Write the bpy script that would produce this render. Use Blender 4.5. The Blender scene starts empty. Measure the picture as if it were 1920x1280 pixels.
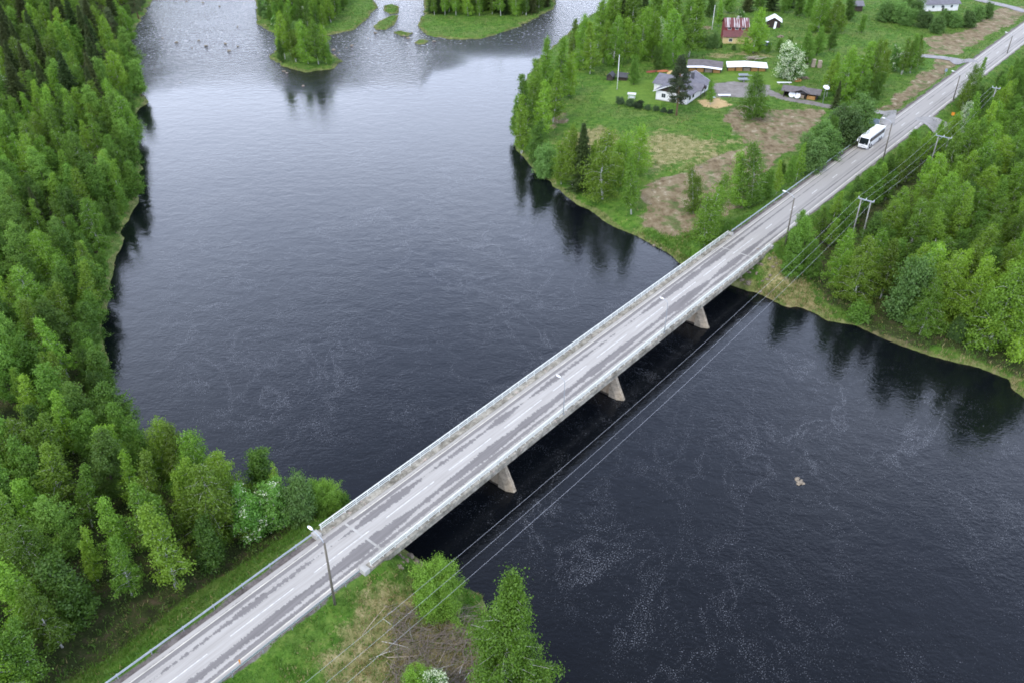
import bpy, bmesh, math, random
import numpy as np
from mathutils import Vector, Matrix

scene = bpy.context.scene
COL = scene.collection
R = math.radians

# ------------------------------------------------------------------ camera
F_PX, CAM_H, PITCH = 1600.0, 87.0, math.atan(1060 / 1600.0)
cam_d = bpy.data.cameras.new("camera")
cam_d.sensor_width = 36.0
cam_d.lens = 36.0 * F_PX / 1920.0
cam_d.clip_start, cam_d.clip_end = 1.0, 20000.0
cam = bpy.data.objects.new("camera", cam_d)
cam.location = (0, 0, CAM_H)
cam.rotation_euler = (math.pi / 2 - PITCH, 0, 0)
COL.objects.link(cam)
scene.camera = cam

# ------------------------------------------------------------------ sky, sun, exposure
SUN_EL, SUN_AZ = R(52), R(215)        # azimuth clockwise from +Y
CLOUD_OFF = 6.2
world = bpy.data.worlds.new("World")
scene.world = world
world.use_nodes = True
wn, wl = world.node_tree.nodes, world.node_tree.links
wn.clear()
w_out = wn.new("ShaderNodeOutputWorld")
w_bg = wn.new("ShaderNodeBackground")
w_sky = wn.new("ShaderNodeTexSky")
w_sky.sky_type = 'NISHITA'
w_sky.sun_disc = False
w_sky.sun_elevation = SUN_EL
w_sky.sun_rotation = SUN_AZ
w_sky.air_density = 1.0
w_sky.dust_density = 2.0
w_tc = wn.new("ShaderNodeTexCoord")
w_noise = wn.new("ShaderNodeTexNoise")
w_noise.inputs["Scale"].default_value = 1.5
w_noise.inputs["Detail"].default_value = 5
w_noise.inputs["Distortion"].default_value = 0.3
w_map = wn.new("ShaderNodeMapping")
w_map.inputs["Scale"].default_value = (1, 1, 1.6)
w_map.inputs["Location"].default_value = (CLOUD_OFF, 0.0, 0.0)
w_ramp = wn.new("ShaderNodeValToRGB")          # cloud deck: thin and thick cloud
w_ramp.color_ramp.elements[0].position = 0.38
w_ramp.color_ramp.elements[0].color = (.66, .70, .80, 1)
w_ramp.color_ramp.elements[1].position = 0.64
w_ramp.color_ramp.elements[1].color = (1.25, 1.25, 1.25, 1)
w_sep = wn.new("ShaderNodeSeparateXYZ")
wl.new(w_tc.outputs["Generated"], w_sep.inputs[0])
w_el = wn.new("ShaderNodeValToRGB")            # brighter towards the horizon, as a broken deck is
w_el.color_ramp.elements[0].position = 0.02
w_el.color_ramp.elements[0].color = (25.0, 27.2, 32.8, 1)
w_em = w_el.color_ramp.elements.new(0.44)
w_em.color = (24.0, 27.0, 33.8, 1)
w_e2 = w_el.color_ramp.elements.new(0.64)
w_e2.color = (12.4, 14.2, 18.8, 1)
w_el.color_ramp.elements[-1].position = 0.85
w_el.color_ramp.elements[-1].color = (6.6, 7.0, 8.2, 1)
wl.new(w_sep.outputs[2], w_el.inputs[0])
w_mul = wn.new("ShaderNodeMixRGB")
w_mul.blend_type = 'MULTIPLY'
w_mul.inputs[0].default_value = 1.0
wl.new(w_el.outputs[0], w_mul.inputs[1])
wl.new(w_ramp.outputs[0], w_mul.inputs[2])
w_mix = wn.new("ShaderNodeMixRGB")
w_mix.inputs[0].default_value = 0.85
wl.new(w_tc.outputs["Generated"], w_map.inputs[0])
wl.new(w_map.outputs[0], w_noise.inputs["Vector"])
wl.new(w_noise.outputs["Fac"], w_ramp.inputs[0])
wl.new(w_sky.outputs[0], w_mix.inputs[1])
wl.new(w_mul.outputs[0], w_mix.inputs[2])
wl.new(w_mix.outputs[0], w_bg.inputs[0])
w_bg.inputs[1].default_value = 0.1
wl.new(w_bg.outputs[0], w_out.inputs[0])

sun_d = bpy.data.lights.new("sun", 'SUN')
sun_d.energy = 1.3
sun_d.angle = R(14)
sun_d.color = (1.0, 0.91, 0.74)
sun = bpy.data.objects.new("sun", sun_d)
sdir = Vector((math.sin(SUN_AZ) * math.cos(SUN_EL), math.cos(SUN_AZ) * math.cos(SUN_EL), math.sin(SUN_EL)))
sun.rotation_euler = (-sdir).to_track_quat('-Z', 'Y').to_euler()
sun.location = (0, 0, 200)
COL.objects.link(sun)

scene.view_settings.view_transform = 'Standard'
scene.view_settings.look = 'None'
scene.view_settings.exposure = 0.46
scene.view_settings.gamma = 1.0
scene.view_settings.use_curve_mapping = False
scene.render.engine = 'CYCLES'
scene.cycles.filter_width = 1.75
scene.cycles.max_bounces = 6
scene.cycles.diffuse_bounces = 3
scene.cycles.glossy_bounces = 3
scene.cycles.transmission_bounces = 4
scene.cycles.transparent_max_bounces = 4

# ------------------------------------------------------------------ survey helpers
rs = np.random.RandomState(11)
random.seed(11)


def P(px, py, z=0.0):
    """point of the place seen at photo pixel (1920 wide) on the level z"""
    x, y = (px - 960) / F_PX, -(py - 640) / F_PX
    d = (x, math.cos(PITCH) + y * math.sin(PITCH), -math.sin(PITCH) + y * math.cos(PITCH))
    t = (z - CAM_H) / d[2]
    return (d[0] * t, d[1] * t, z)


def proj(x, y, z):
    dz = z - CAM_H
    depth = y * math.cos(PITCH) - dz * math.sin(PITCH)
    up = y * math.sin(PITCH) + dz * math.cos(PITCH)
    return 960 + F_PX * x / depth, 640 - F_PX * up / depth, depth


ROAD_Z = 6.0
_a, _b = P(475, 1160, ROAD_Z), P(1917, 63.7, ROAD_Z)
RA = np.array(_a[:2])
RU = np.array(_b[:2]) - RA
RU /= np.linalg.norm(RU)
RL = np.array([-RU[1], RU[0]])           # to the left of the road
RANG = math.atan2(RU[1], RU[0])


def L(u, w, z=ROAD_Z):
    q = RA + RU * u + RL * w
    return (float(q[0]), float(q[1]), z)


def uw(x, y):
    dx, dy = x - RA[0], y - RA[1]
    return dx * RU[0] + dy * RU[1], dx * RL[0] + dy * RL[1]


BR0, BR1 = 13.5, 124.0                    # bridge ends along the road

# ------------------------------------------------------------------ shorelines
def PX(*pts):
    return [P(a, b, 0)[:2] for a, b in pts]


river = ([(-118, 900), (-128, 600)] + PX(
    (300, -12), (285, 0), (262, 40), (246, 72), (250, 110), (260, 150), (263, 175), (276, 186), (264, 203),
    (250, 216), (256, 260), (259, 300), (262, 335), (260, 365), (254, 392), (236, 415), (222, 470), (212, 520),
    (205, 570), (190, 620), (192, 680), (206, 740), (238, 800), (300, 868), (400, 915), (500, 930), (580, 940),
    (655, 962), (745, 1035), (800, 1058), (850, 1085), (895, 1120), (925, 1165), (965, 1205), (1005, 1245),
    (1050, 1310), (1110, 1400)) + [(22, 20), (48, -160), (500, -160), (500, 30)] + PX(
    (2060, 850), (1960, 775), (1920, 748), (1880, 708), (1835, 690), (1800, 682), (1750, 668), (1700, 652),
    (1650, 630), (1600, 608), (1555, 598), (1500, 577), (1480, 575), (1440, 558), (1408, 543), (1370, 528),
    (1320, 508), (1280, 494), (1258, 480), (1230, 462), (1190, 440), (1140, 416), (1100, 392), (1060, 366),
    (1020, 332), (988, 305), (968, 280), (962, 240), (968, 200), (985, 152), (1012, 112), (1050, 76),
    (1092, 42), (1130, 18), (1148, 0), (1165, -20)) + [(95, 600), (120, 900)])
isl_big = PX((478, -40), (480, 0), (482, 45), (508, 60), (555, 72), (620, 66), (665, 56), (686, 36), (706, 14),
             (700, -5), (715, -40))
isl_small = PX((506, 106), (530, 125), (575, 136), (622, 131), (641, 116), (628, 105), (600, 97), (560, 92), (520, 96))
isl_top = PX((800, -45), (795, 0), (797, 28), (782, 48), (800, 66), (850, 75), (905, 73), (960, 56), (1000, 37),
             (1038, 16), (1044, -5), (1060, -45))
islets = [PX((720, 12), (735, 8), (748, 13), (747, 25), (730, 27), (720, 20)),
          PX((701, 48), (712, 40), (735, 30), (748, 29), (738, 48), (722, 57), (703, 56)),
          PX((738, 62), (752, 58), (770, 63), (766, 69), (748, 67)),
          PX((775, 80), (790, 74), (804, 76), (796, 83), (784, 84))]
POLYS = [river, isl_big, isl_small, isl_top] + islets


def densify(poly, step=4.0, amp=0.55, seed=1):
    r = np.random.RandomState(seed)
    out = []
    n = len(poly)
    for i in range(n):
        a, b = np.array(poly[i]), np.array(poly[(i + 1) % n])
        d = np.linalg.norm(b - a)
        k = max(1, int(d / step)) if d < 120 else 1
        for j in range(k):
            q = a + (b - a) * j / k
            out.append(q + (r.normal(0, amp, 2) if k > 1 or d < 120 else 0))
    return np.array(out)


POLYS = [densify(p, 3.0 if i == 0 else 2.0, 0.45 if i < 4 else 0.25, i) for i, p in enumerate(POLYS)]


def poly_inside(poly, x, y):
    ins = np.zeros(x.shape, bool)
    n = len(poly)
    for i in range(n):
        x1, y1 = poly[i]
        x2, y2 = poly[(i + 1) % n]
        if y1 == y2:
            continue
        c = ((y1 > y) != (y2 > y)) & (x < (x2 - x1) * (y - y1) / (y2 - y1) + x1)
        ins ^= c
    return ins


def poly_dist(poly, x, y, closed=True):
    best = np.full(x.shape, 1e9)
    n = len(poly)
    for i in range(n if closed else n - 1):
        x1, y1 = poly[i]
        x2, y2 = poly[(i + 1) % n]
        dx, dy = x2 - x1, y2 - y1
        ll = dx * dx + dy * dy + 1e-9
        t = np.clip(((x - x1) * dx + (y - y1) * dy) / ll, 0, 1)
        best = np.minimum(best, (x - x1 - t * dx) ** 2 + (y - y1 - t * dy) ** 2)
    return np.sqrt(best)


def smooth(a, b, v):
    t = np.clip((v - a) / (b - a), 0, 1)
    return t * t * (3 - 2 * t)


def sines(x, y, seed, scale, n=7):
    r = np.random.RandomState(seed)
    o = 0
    for k in range(n):
        a = r.uniform(0, 2 * math.pi)
        f = scale * r.uniform(0.5, 1.8)
        o = o + np.sin((x * math.cos(a) + y * math.sin(a)) * f + r.uniform(0, 6.28))
    return o / n


def axis(lo, hi, step, far_lo, far_hi):
    core = np.arange(lo, hi + step * .5, step)
    a, s, p = [], step, lo
    while p > far_lo:
        s *= 1.5
        p -= s
        a.append(p)
    b, s, p = [], step, hi
    while p < far_hi:
        s *= 1.5
        p += s
        b.append(p)
    return np.concatenate([np.array(a[::-1]), core, np.array(b)])


GX, GY = axis(-250, 250, 1.1, -6000, 6000), axis(38, 425, 1.1, -3000, 9000)
MX, MY = np.meshgrid(GX, GY)
fx, fy = MX.ravel(), MY.ravel()
in_riv = poly_inside(POLYS[0], fx, fy)
dist_riv = poly_dist(POLYS[0], fx, fy)
S = np.where(in_riv, -dist_riv, dist_riv)          # + on land
ISL = np.zeros_like(S)
for k, p in enumerate(POLYS[1:]):
    di = poly_dist(p, fx, fy)
    ii = poly_inside(p, fx, fy)
    si = np.where(ii, di, -di)
    ISL = np.where(ii, 1.0 if k < 3 else 2.0, ISL)
    S = np.maximum(S, si)
UU, WW = uw(fx, fy)
Z = np.where(S < 0, np.maximum(-2.5, S * 0.45),
             0.55 * (1 - np.exp(-np.maximum(S, 0) / 0.7)) + 2.0 * (1 - np.exp(-np.maximum(S, 0) / 13.0))
             + 2.0 * (1 - np.exp(-np.maximum(S, 0) / 60.0)))
Z = np.where(ISL == 1, np.minimum(Z, 0.5 + 0.09 * Z), Z)
Z = np.where(ISL == 2, np.minimum(Z, 0.3), Z)
Z += np.where(S > 0, np.minimum(S / 5, 1), 0) * (0.22 * sines(fx, fy, 3, 0.22) + 0.10 * sines(fx, fy, 4, 0.9)) * np.where(ISL > 0, .4, 1)
gap = np.maximum(0, np.minimum(UU - (BR0 + 2.6), (BR1 - 2.6) - UU))
emb = 5.86 - np.maximum(0, np.abs(WW) - 5.3) / 1.9 - gap * 0.95
emb = np.where(gap > 9, -99, emb)
Z = np.where(emb > Z, emb, Z)
on_road = (np.abs(WW) < 5.3) & (gap <= 0)
Z = np.where(on_road, 5.86, Z)
# ditch through the field
ditch = np.array([P(*q, 4)[:2] for q in ((1200, 338), (1250, 322), (1300, 305), (1350, 283), (1405, 262), (1440, 246))])
dd = poly_dist(ditch, fx, fy, closed=False)
Z -= 0.5 * np.clip(1 - dd / 1.3, 0, 1)
Z = np.where(np.abs(fx) > 900, np.maximum(Z, 3), Z)
ZG = Z.reshape(MX.shape)
SG = S.reshape(MX.shape)
ISLG = (ISL > 0).astype(float).reshape(MX.shape)


def bil(G, x, y):
    x, y = np.atleast_1d(np.asarray(x, float)), np.atleast_1d(np.asarray(y, float))
    i = np.clip(np.searchsorted(GX, x) - 1, 0, len(GX) - 2)
    j = np.clip(np.searchsorted(GY, y) - 1, 0, len(GY) - 2)
    tx = (x - GX[i]) / (GX[i + 1] - GX[i])
    ty = (y - GY[j]) / (GY[j + 1] - GY[j])
    return (G[j, i] * (1 - tx) * (1 - ty) + G[j, i + 1] * tx * (1 - ty) + G[j + 1, i] * (1 - tx) * ty + G[j + 1, i + 1] * tx * ty)


def T(x, y):
    return float(bil(ZG, x, y)[0])


def G(px, py):
    z = 3.0
    for _ in range(12):
        x, y, _z = P(px, py, z)
        z = 0.5 * z + 0.5 * T(x, y)
    x, y, _z = P(px, py, z)
    return (x, y, T(x, y))


def height_to(base, top_py):
    lo, hi = 0.3, 40.0
    for _ in range(30):
        m = (lo + hi) / 2
        if proj(base[0], base[1], base[2] + m)[1] > top_py:
            lo = m
        else:
            hi = m
    return lo


# ------------------------------------------------------------------ node helpers
class NT:
    def __init__(self, name):
        self.m = bpy.data.materials.new(name)
        self.m.use_nodes = True
        self.n, self.l = self.m.node_tree.nodes, self.m.node_tree.links
        self.bsdf = self.n["Principled BSDF"]
        self.out = self.n["Material Output"]

    def new(self, t, **kw):
        n = self.n.new("ShaderNode" + t)
        for k, v in kw.items():
            if k in n.inputs:
                self.put(n.inputs[k], v)
            else:
                setattr(n, k, v)
        return n

    def put(self, sock, v):
        if isinstance(v, bpy.types.NodeSocket):
            self.l.new(v, sock)
        elif isinstance(v, bpy.types.Node):
            self.l.new(v.outputs[0], sock)
        else:
            if isinstance(v, tuple) and len(v) == 3 and sock.type == 'RGBA':
                v = v + (1,)
            sock.default_value = v

    def math(self, op, a, b=0.0, c=None, clamp=False):
        n = self.n.new("ShaderNodeMath")
        n.operation = op
        n.use_clamp = clamp
        self.put(n.inputs[0], a)
        self.put(n.inputs[1], b)
        if c is not None:
            self.put(n.inputs[2], c)
        return n.outputs[0]

    def mix(self, fac, a, b, mode='MIX'):
        n = self.n.new("ShaderNodeMixRGB")
        n.blend_type = mode
        self.put(n.inputs[0], fac)
        self.put(n.inputs[1], a)
        self.put(n.inputs[2], b)
        return n.outputs[0]

    def noise(self, vec, scale, detail=4, rough=.55, dist=0.0):
        n = self.n.new("ShaderNodeTexNoise")
        if vec is not None:
            self.put(n.inputs["Vector"], vec)
        n.inputs["Scale"].default_value = scale
        n.inputs["Detail"].default_value = detail
        n.inputs["Roughness"].default_value = rough
        n.inputs["Distortion"].default_value = dist
        return n.outputs["Fac"]

    def ramp(self, fac, *stops):
        n = self.n.new("ShaderNodeValToRGB")
        self.put(n.inputs[0], fac)
        e = n.color_ramp.elements
        while len(e) < len(stops):
            e.new(0.5)
        for i, (p, c) in enumerate(stops):
            e[i].position = p
            e[i].color = (c, c, c, 1) if isinstance(c, (int, float)) else tuple(c) + (1,)
        return n.outputs[0]

    def coord(self, kind="Object"):
        return self.n.new("ShaderNodeTexCoord").outputs[kind]

    def pos(self):
        return self.n.new("ShaderNodeNewGeometry").outputs["Position"]

    def attr(self, name, out="Fac"):
        n = self.n.new("ShaderNodeAttribute")
        n.attribute_name = name
        return n.outputs[out]

    def scale(self, vec, s):
        n = self.n.new("ShaderNodeMapping")
        self.put(n.inputs[0], vec)
        n.inputs["Scale"].default_value = s
        return n.outputs[0]

    def bump(self, h, strength=.3, dist=.05, normal=None):
        n = self.n.new("ShaderNodeBump")
        n.inputs["Strength"].default_value = strength
        n.inputs["Distance"].default_value = dist
        self.put(n.inputs["Height"], h)
        if normal is not None:
            self.put(n.inputs["Normal"], normal)
        return n.outputs[0]

    def base(self, color, rough=.8, metal=0.0, spec=.3):
        self.put(self.bsdf.inputs["Base Color"], color)
        self.put(self.bsdf.inputs["Roughness"], rough)
        self.put(self.bsdf.inputs["Metallic"], metal)
        self.put(self.bsdf.inputs["Specular IOR Level"], spec)
        return self


def M_plain(name, c1, c2=None, scale=1.5, rough=.7, metal=0.0, spec=.3, bump=0.0, stretch=(1, 1, 1), detail=5):
    t = NT(name)
    c2 = c2 or tuple(v * .75 for v in c1)
    v = t.scale(t.coord(), stretch)
    n = t.noise(v, scale, detail, .6)
    t.base(t.mix(t.ramp(n, (.35, 0.0), (.7, 1.0)), c1, c2), rough, metal, spec)
    if bump:
        t.put(t.bsdf.inputs["Normal"], t.bump(t.noise(v, scale * 4, 3), bump, .03))
    return t.m


# ------------------------------------------------------------------ mesh helpers
class MB:
    def __init__(self):
        self.v, self.f = [], []

    def add(self, vs, fs):
        o = len(self.v)
        self.v += [tuple(p) for p in vs]
        self.f += [tuple(i + o for i in f) for f in fs]
        return self

    def box(self, x0, x1, y0, y1, z0, z1):
        vs = [(x, y, z) for z in (z0, z1) for y in (y0, y1) for x in (x0, x1)]
        return self.add(vs, [(0, 2, 3, 1), (4, 5, 7, 6), (0, 1, 5, 4), (2, 6, 7, 3), (0, 4, 6, 2), (1, 3, 7, 5)])

    def obox(self, c, ax, ay, az, hx, hy, hz):
        c, ax, ay, az = Vector(c), Vector(ax), Vector(ay), Vector(az)
        vs = [c + ax * (hx * i) + ay * (hy * j) + az * (hz * k) for k in (-1, 1) for j in (-1, 1) for i in (-1, 1)]
        return self.add(vs, [(0, 2, 3, 1), (4, 5, 7, 6), (0, 1, 5, 4), (2, 6, 7, 3), (0, 4, 6, 2), (1, 3, 7, 5)])

    def tube(self, pts, radii, n=8, caps=True):
        pts = [Vector(p) for p in pts]
        if not hasattr(radii, '__len__'):
            radii = [radii] * len(pts)
        rings = []
        for i, p in enumerate(pts):
            d = (pts[min(i + 1, len(pts) - 1)] - pts[max(i - 1, 0)]).normalized()
            a = Vector((0, 0, 1)) if abs(d.z) < .9 else Vector((1, 0, 0))
            s = d.cross(a).normalized()
            t = d.cross(s).normalized()
            rings.append([p + (s * math.cos(2 * math.pi * k / n) + t * math.sin(2 * math.pi * k / n)) * radii[i] for k in range(n)])
        o = len(self.v)
        for r in rings:
            self.v += [tuple(q) for q in r]
        for i in range(len(rings) - 1):
            for k in range(n):
                self.f.append((o + i * n + k, o + i * n + (k + 1) % n, o + (i + 1) * n + (k + 1) % n, o + (i + 1) * n + k))
        if caps:
            self.f.append(tuple(o + k for k in range(n))[::-1])
            self.f.append(tuple(o + (len(rings) - 1) * n + k for k in range(n)))
        return self

    def prism(self, prof, a0, a1, axis='x'):
        """profile of (p, q) extruded along an axis from a0 to a1"""
        n = len(prof)

        def mk(a, p, q):
            return (a, p, q) if axis == 'x' else ((p, a, q) if axis == 'y' else (p, q, a))
        vs = [mk(a0, p, q) for p, q in prof] + [mk(a1, p, q) for p, q in prof]
        fs = [tuple(range(n))[::-1], tuple(range(n, 2 * n))]
        fs += [(i, (i + 1) % n, n + (i + 1) % n, n + i) for i in range(n)]
        return self.add(vs, fs)

    def mesh(self, name, mat=None, smooth_=False, bevel=0.0):
        me = bpy.data.meshes.new(name)
        me.from_pydata(self.v, [], self.f)
        bm = bmesh.new()
        bm.from_mesh(me)
        bmesh.ops.recalc_face_normals(bm, faces=bm.faces)
        if bevel:
            bmesh.ops.bevel(bm, geom=[e for e in bm.edges if len(e.link_faces) == 2 and e.calc_face_angle(0) > .6], offset=bevel, segments=2, affect='EDGES', profile=.6)
        bm.to_mesh(me)
        bm.free()
        if mat:
            me.materials.append(mat)
        if smooth_:
            me.polygons.foreach_set("use_smooth", [True] * len(me.polygons))
        return me

    def build(self, name, mat, parent=None, smooth_=False, bevel=0.0):
        return put(name, self.mesh(name, mat, smooth_, bevel), parent)


def put(name, me, parent=None):
    o = bpy.data.objects.new(name, me)
    COL.objects.link(o)
    if parent is not None:
        o.parent = parent
    return o


def thing(name, label, cat, loc=(0, 0, 0), rz=0.0, group=None):
    o = bpy.data.objects.new(name, None)
    o.empty_display_size = .3
    COL.objects.link(o)
    o.location = loc
    o.rotation_euler = (0, 0, rz)
    return tag(o, label, cat, group)


def tag(o, label=None, cat=None, group=None, kind=None):
    if label:
        o["label"] = label
    if cat:
        o["category"] = cat
    if group:
        o["group"] = group
    if kind:
        o["kind"] = kind
    return o


def copy_tree(o, parent=None):
    c = o.copy()
    COL.objects.link(c)
    if parent is not None:
        c.parent = parent
    for ch in list(o.children):
        copy_tree(ch, c)
    return c


def quad_mesh(name, V, mats, tint=None, nv=4):
    """V: (N, nv, 3) float array -> mesh of N separate faces, with optional per-face tint"""
    n = len(V)
    me = bpy.data.meshes.new(name)
    me.vertices.add(n * nv)
    me.vertices.foreach_set("co", V.reshape(-1).astype(np.float32))
    me.loops.add(n * nv)
    me.loops.foreach_set("vertex_index", np.arange(n * nv, dtype=np.int32))
    me.polygons.add(n)
    me.polygons.foreach_set("loop_start", np.arange(0, n * nv, nv, dtype=np.int32))
    me.polygons.foreach_set("loop_total", np.full(n, nv, dtype=np.int32))
    for m in (mats if isinstance(mats, (list, tuple)) else [mats]):
        me.materials.append(m)
    if tint is not None:
        a = me.attributes.new("tint", 'FLOAT', 'POINT')
        a.data.foreach_set("value", np.repeat(tint, nv).astype(np.float32))
    me.update()
    me.validate()
    return me


def grid_mesh(name, xs, ys, zs, mat, attrs=None, keep=None):
    nx, ny = len(xs), len(ys)
    X, Y = np.meshgrid(xs, ys)
    co = np.stack([X.ravel(), Y.ravel(), zs.ravel()], 1)
    j, i = np.meshgrid(np.arange(ny - 1), np.arange(nx - 1), indexing='ij')
    a = (j * nx + i).ravel()
    F = np.stack([a, a + 1, a + nx + 1, a + nx], 1)
    if keep is not None:
        F = F[keep]
    me = bpy.data.meshes.new(name)
    me.vertices.add(len(co))
    me.vertices.foreach_set("co", co.ravel().astype(np.float32))
    me.loops.add(F.size)
    me.loops.foreach_set("vertex_index", F.ravel().astype(np.int32))
    me.polygons.add(len(F))
    me.polygons.foreach_set("loop_start", np.arange(0, F.size, 4, dtype=np.int32))
    me.polygons.foreach_set("loop_total", np.full(len(F), 4, dtype=np.int32))
    me.polygons.foreach_set("use_smooth", np.ones(len(F), bool))
    for k, v in (attrs or {}).items():
        at = me.attributes.new(k, 'FLOAT', 'POINT')
        at.data.foreach_set("value", v.ravel().astype(np.float32))
    me.materials.append(mat)
    me.update()
    return me

# ------------------------------------------------------------------ ground cover zones
def zone(pxs, z=4.0, soft=2.2, namp=2.6, seed=0):
    poly = np.array([P(a, b, z)[:2] for a, b in pxs])
    d = poly_dist(poly, fx, fy)
    sd = np.where(poly_inside(poly, fx, fy), d, -d) + namp * (sines(fx, fy, 50 + seed, 0.3) + .8 * sines(fx, fy, 150 + seed, 1.1))
    return smooth(-soft, soft, sd)


def line_zone(pxs, width, z=4.0, soft=.8, namp=.6, seed=0):
    ln = np.array([P(a, b, z)[:2] for a, b in pxs])
    return smooth(-soft, soft, width - poly_dist(ln, fx, fy, False) + namp * sines(fx, fy, 80 + seed, 0.6))


dirt = np.zeros_like(S)
for k, q in enumerate([
    [(1388, 196), (1440, 203), (1545, 208), (1535, 240), (1470, 292), (1425, 330), (1385, 385), (1330, 412),
     (1268, 420), (1218, 405), (1208, 380), (1212, 345), (1255, 326), (1340, 293), (1400, 270), (1375, 235), (1352, 215)],
    [(1650, 207), (1682, 211), (1765, 152), (1802, 116), (1760, 112), (1705, 160)],
    [(1738, 72), (1800, 62), (1842, 34), (1885, 12), (1925, 14), (1905, 42), (1850, 70), (1806, 104), (1735, 106)],
    [(1030, 212), (1058, 190), (1076, 196), (1060, 216), (1036, 226)],
    [(1095, 40), (1110, 45), (1100, 52)],
    [(1310, 47), (1330, 45), (1332, 53), (1308, 54)],
]):
    dirt = np.maximum(dirt, zone(q, seed=k))
dry = zone([(1195, 262), (1240, 235), (1330, 250), (1385, 262), (1340, 290), (1250, 322), (1205, 335), (1190, 300)], seed=9, namp=6, soft=9) * .72
for k, q in enumerate([
    [(1040, 240), (1120, 235), (1180, 260), (1120, 280), (1050, 270)],
    [(720, 1085), (830, 1100), (885, 1150), (905, 1240), (900, 1300), (600, 1300), (640, 1240), (650, 1130)],
    [(1335, 105), (1420, 100), (1440, 112), (1340, 115)],
    [(1770, 660), (1920, 690), (1920, 720), (1830, 690)],
    [(1440, 500), (1520, 520), (1560, 560), (1480, 560), (1430, 530)]]):
    dry = np.maximum(dry, (.95 if k == 1 else .75) * zone(q, z=3, seed=20 + k, namp=4, soft=4))
mown = zone([(1118, 178), (1150, 152), (1200, 145), (1262, 150), (1240, 195), (1200, 190), (1150, 190)], seed=30, namp=.5)
mown = np.maximum(mown, zone([(1335, 130), (1470, 130), (1480, 160), (1430, 165), (1330, 150)], seed=31))
gravel = line_zone([(1345, 165), (1395, 168), (1440, 172), (1468, 184), (1510, 192), (1552, 200)], 1.9, seed=2)
gravel = np.maximum(gravel, zone([(1338, 155), (1378, 152), (1440, 160), (1440, 182), (1345, 183)], seed=33, namp=.8))
sand = zone([(1308, 188), (1345, 183), (1372, 198), (1345, 203), (1320, 199)], seed=35, namp=.6)
# forest floor: left bank, right wood
left_bank = (WW > 8) & (S > 0) & (fx < -2) & (ISL == 0) & (uw(fx, fy)[0] < 60) | ((fx < -60) & (ISL == 0) & (S > 0))
UR, WR = UU, WW
right_wood = zone([(1500, 470), (1560, 555), (1650, 600), (1740, 632), (1820, 640), (1990, 700), (2200, 800), (2300, 400), (1990, 170),
                   (1880, 215), (1800, 262), (1720, 275), (1640, 330), (1560, 385)], z=3.5, seed=40, namp=3, soft=4)
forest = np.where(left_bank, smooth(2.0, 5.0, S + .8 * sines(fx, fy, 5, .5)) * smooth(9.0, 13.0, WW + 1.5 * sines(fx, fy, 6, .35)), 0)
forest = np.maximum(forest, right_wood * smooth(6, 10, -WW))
shoulder = smooth(5.15, 4.7, np.where(WW < 0, .55, 0) + np.abs(WW) + .25 * sines(fx, fy, 8, .8)) * (gap <= 0.01)
shore = smooth(1.5, .1, S + 1.3 * sines(fx, fy, 91, .5))

def g2(a):
    return a.reshape(MX.shape)


DIRT, FOREST, DRYG, MOWN, GRAV, SHOUL = g2(dirt), g2(forest), g2(dry), g2(mown), g2(np.maximum(gravel, sand)), g2(shoulder)
t = NT("ground_cover")
pos = t.pos()
nb = t.noise(pos, .12, 5, .6)
nm = t.noise(pos, .6, 5, .62)
nf = t.noise(pos, 3.5, 5, .7)
vv = t.math('ADD', t.math('MULTIPLY', nm, .6), t.math('MULTIPLY', nf, .4))
grass = t.ramp(vv, (.36, (.032, .082, .011)), (.5, (.068, .148, .018)), (.66, (.135, .210, .036)))
grass = t.mix(t.math('MULTIPLY', t.ramp(nb, (.45, 0.0), (.65, 1.0)), .5), grass, t.ramp(vv, (.38, (.08, .12, .025)), (.62, (.19, .20, .07))))
dryc = t.ramp(vv, (.36, (.10, .12, .035)), (.5, (.20, .19, .075)), (.62, (.34, .29, .15)))
mownc = t.ramp(vv, (.35, (.075, .15, .02)), (.65, (.14, .225, .035)))
dirtc = t.ramp(t.math('ADD', t.math('MULTIPLY', vv, .6), t.math('MULTIPLY', t.noise(t.scale(pos, (.9, .35, 1)), .5, 5, .7), .4)), (.36, (.078, .055, .030)), (.46, (.168, .126, .072)), (.56, (.255, .205, .128)), (.65, (.45, .41, .31)))
dirtc = t.mix(t.math('MULTIPLY', t.ramp(t.noise(pos, .35, 4), (.52, 0.0), (.62, 1.0)), .75), dirtc, t.ramp(vv, (.4, (.05, .10, .02)), (.6, (.12, .15, .05))))
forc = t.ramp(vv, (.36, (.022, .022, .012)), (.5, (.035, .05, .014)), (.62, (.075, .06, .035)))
gravc = t.ramp(vv, (.35, (.15, .135, .12)), (.65, (.27, .25, .235)))
sandc = t.ramp(vv, (.35, (.40, .28, .13)), (.65, (.52, .38, .2)))
shoulc = t.ramp(vv, (.36, (.075, .065, .06)), (.52, (.15, .13, .12)), (.66, (.22, .20, .18)))
shorec = t.ramp(vv, (.36, (.05, .055, .02)), (.52, (.16, .14, .06)), (.64, (.25, .2, .12)))


def edge(a):
    return t.ramp(t.math('ADD', t.attr(a), t.math('MULTIPLY', t.math('SUBTRACT', vv, .5), 1.1)), (.38, 0.0), (.62, 1.0))


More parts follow.
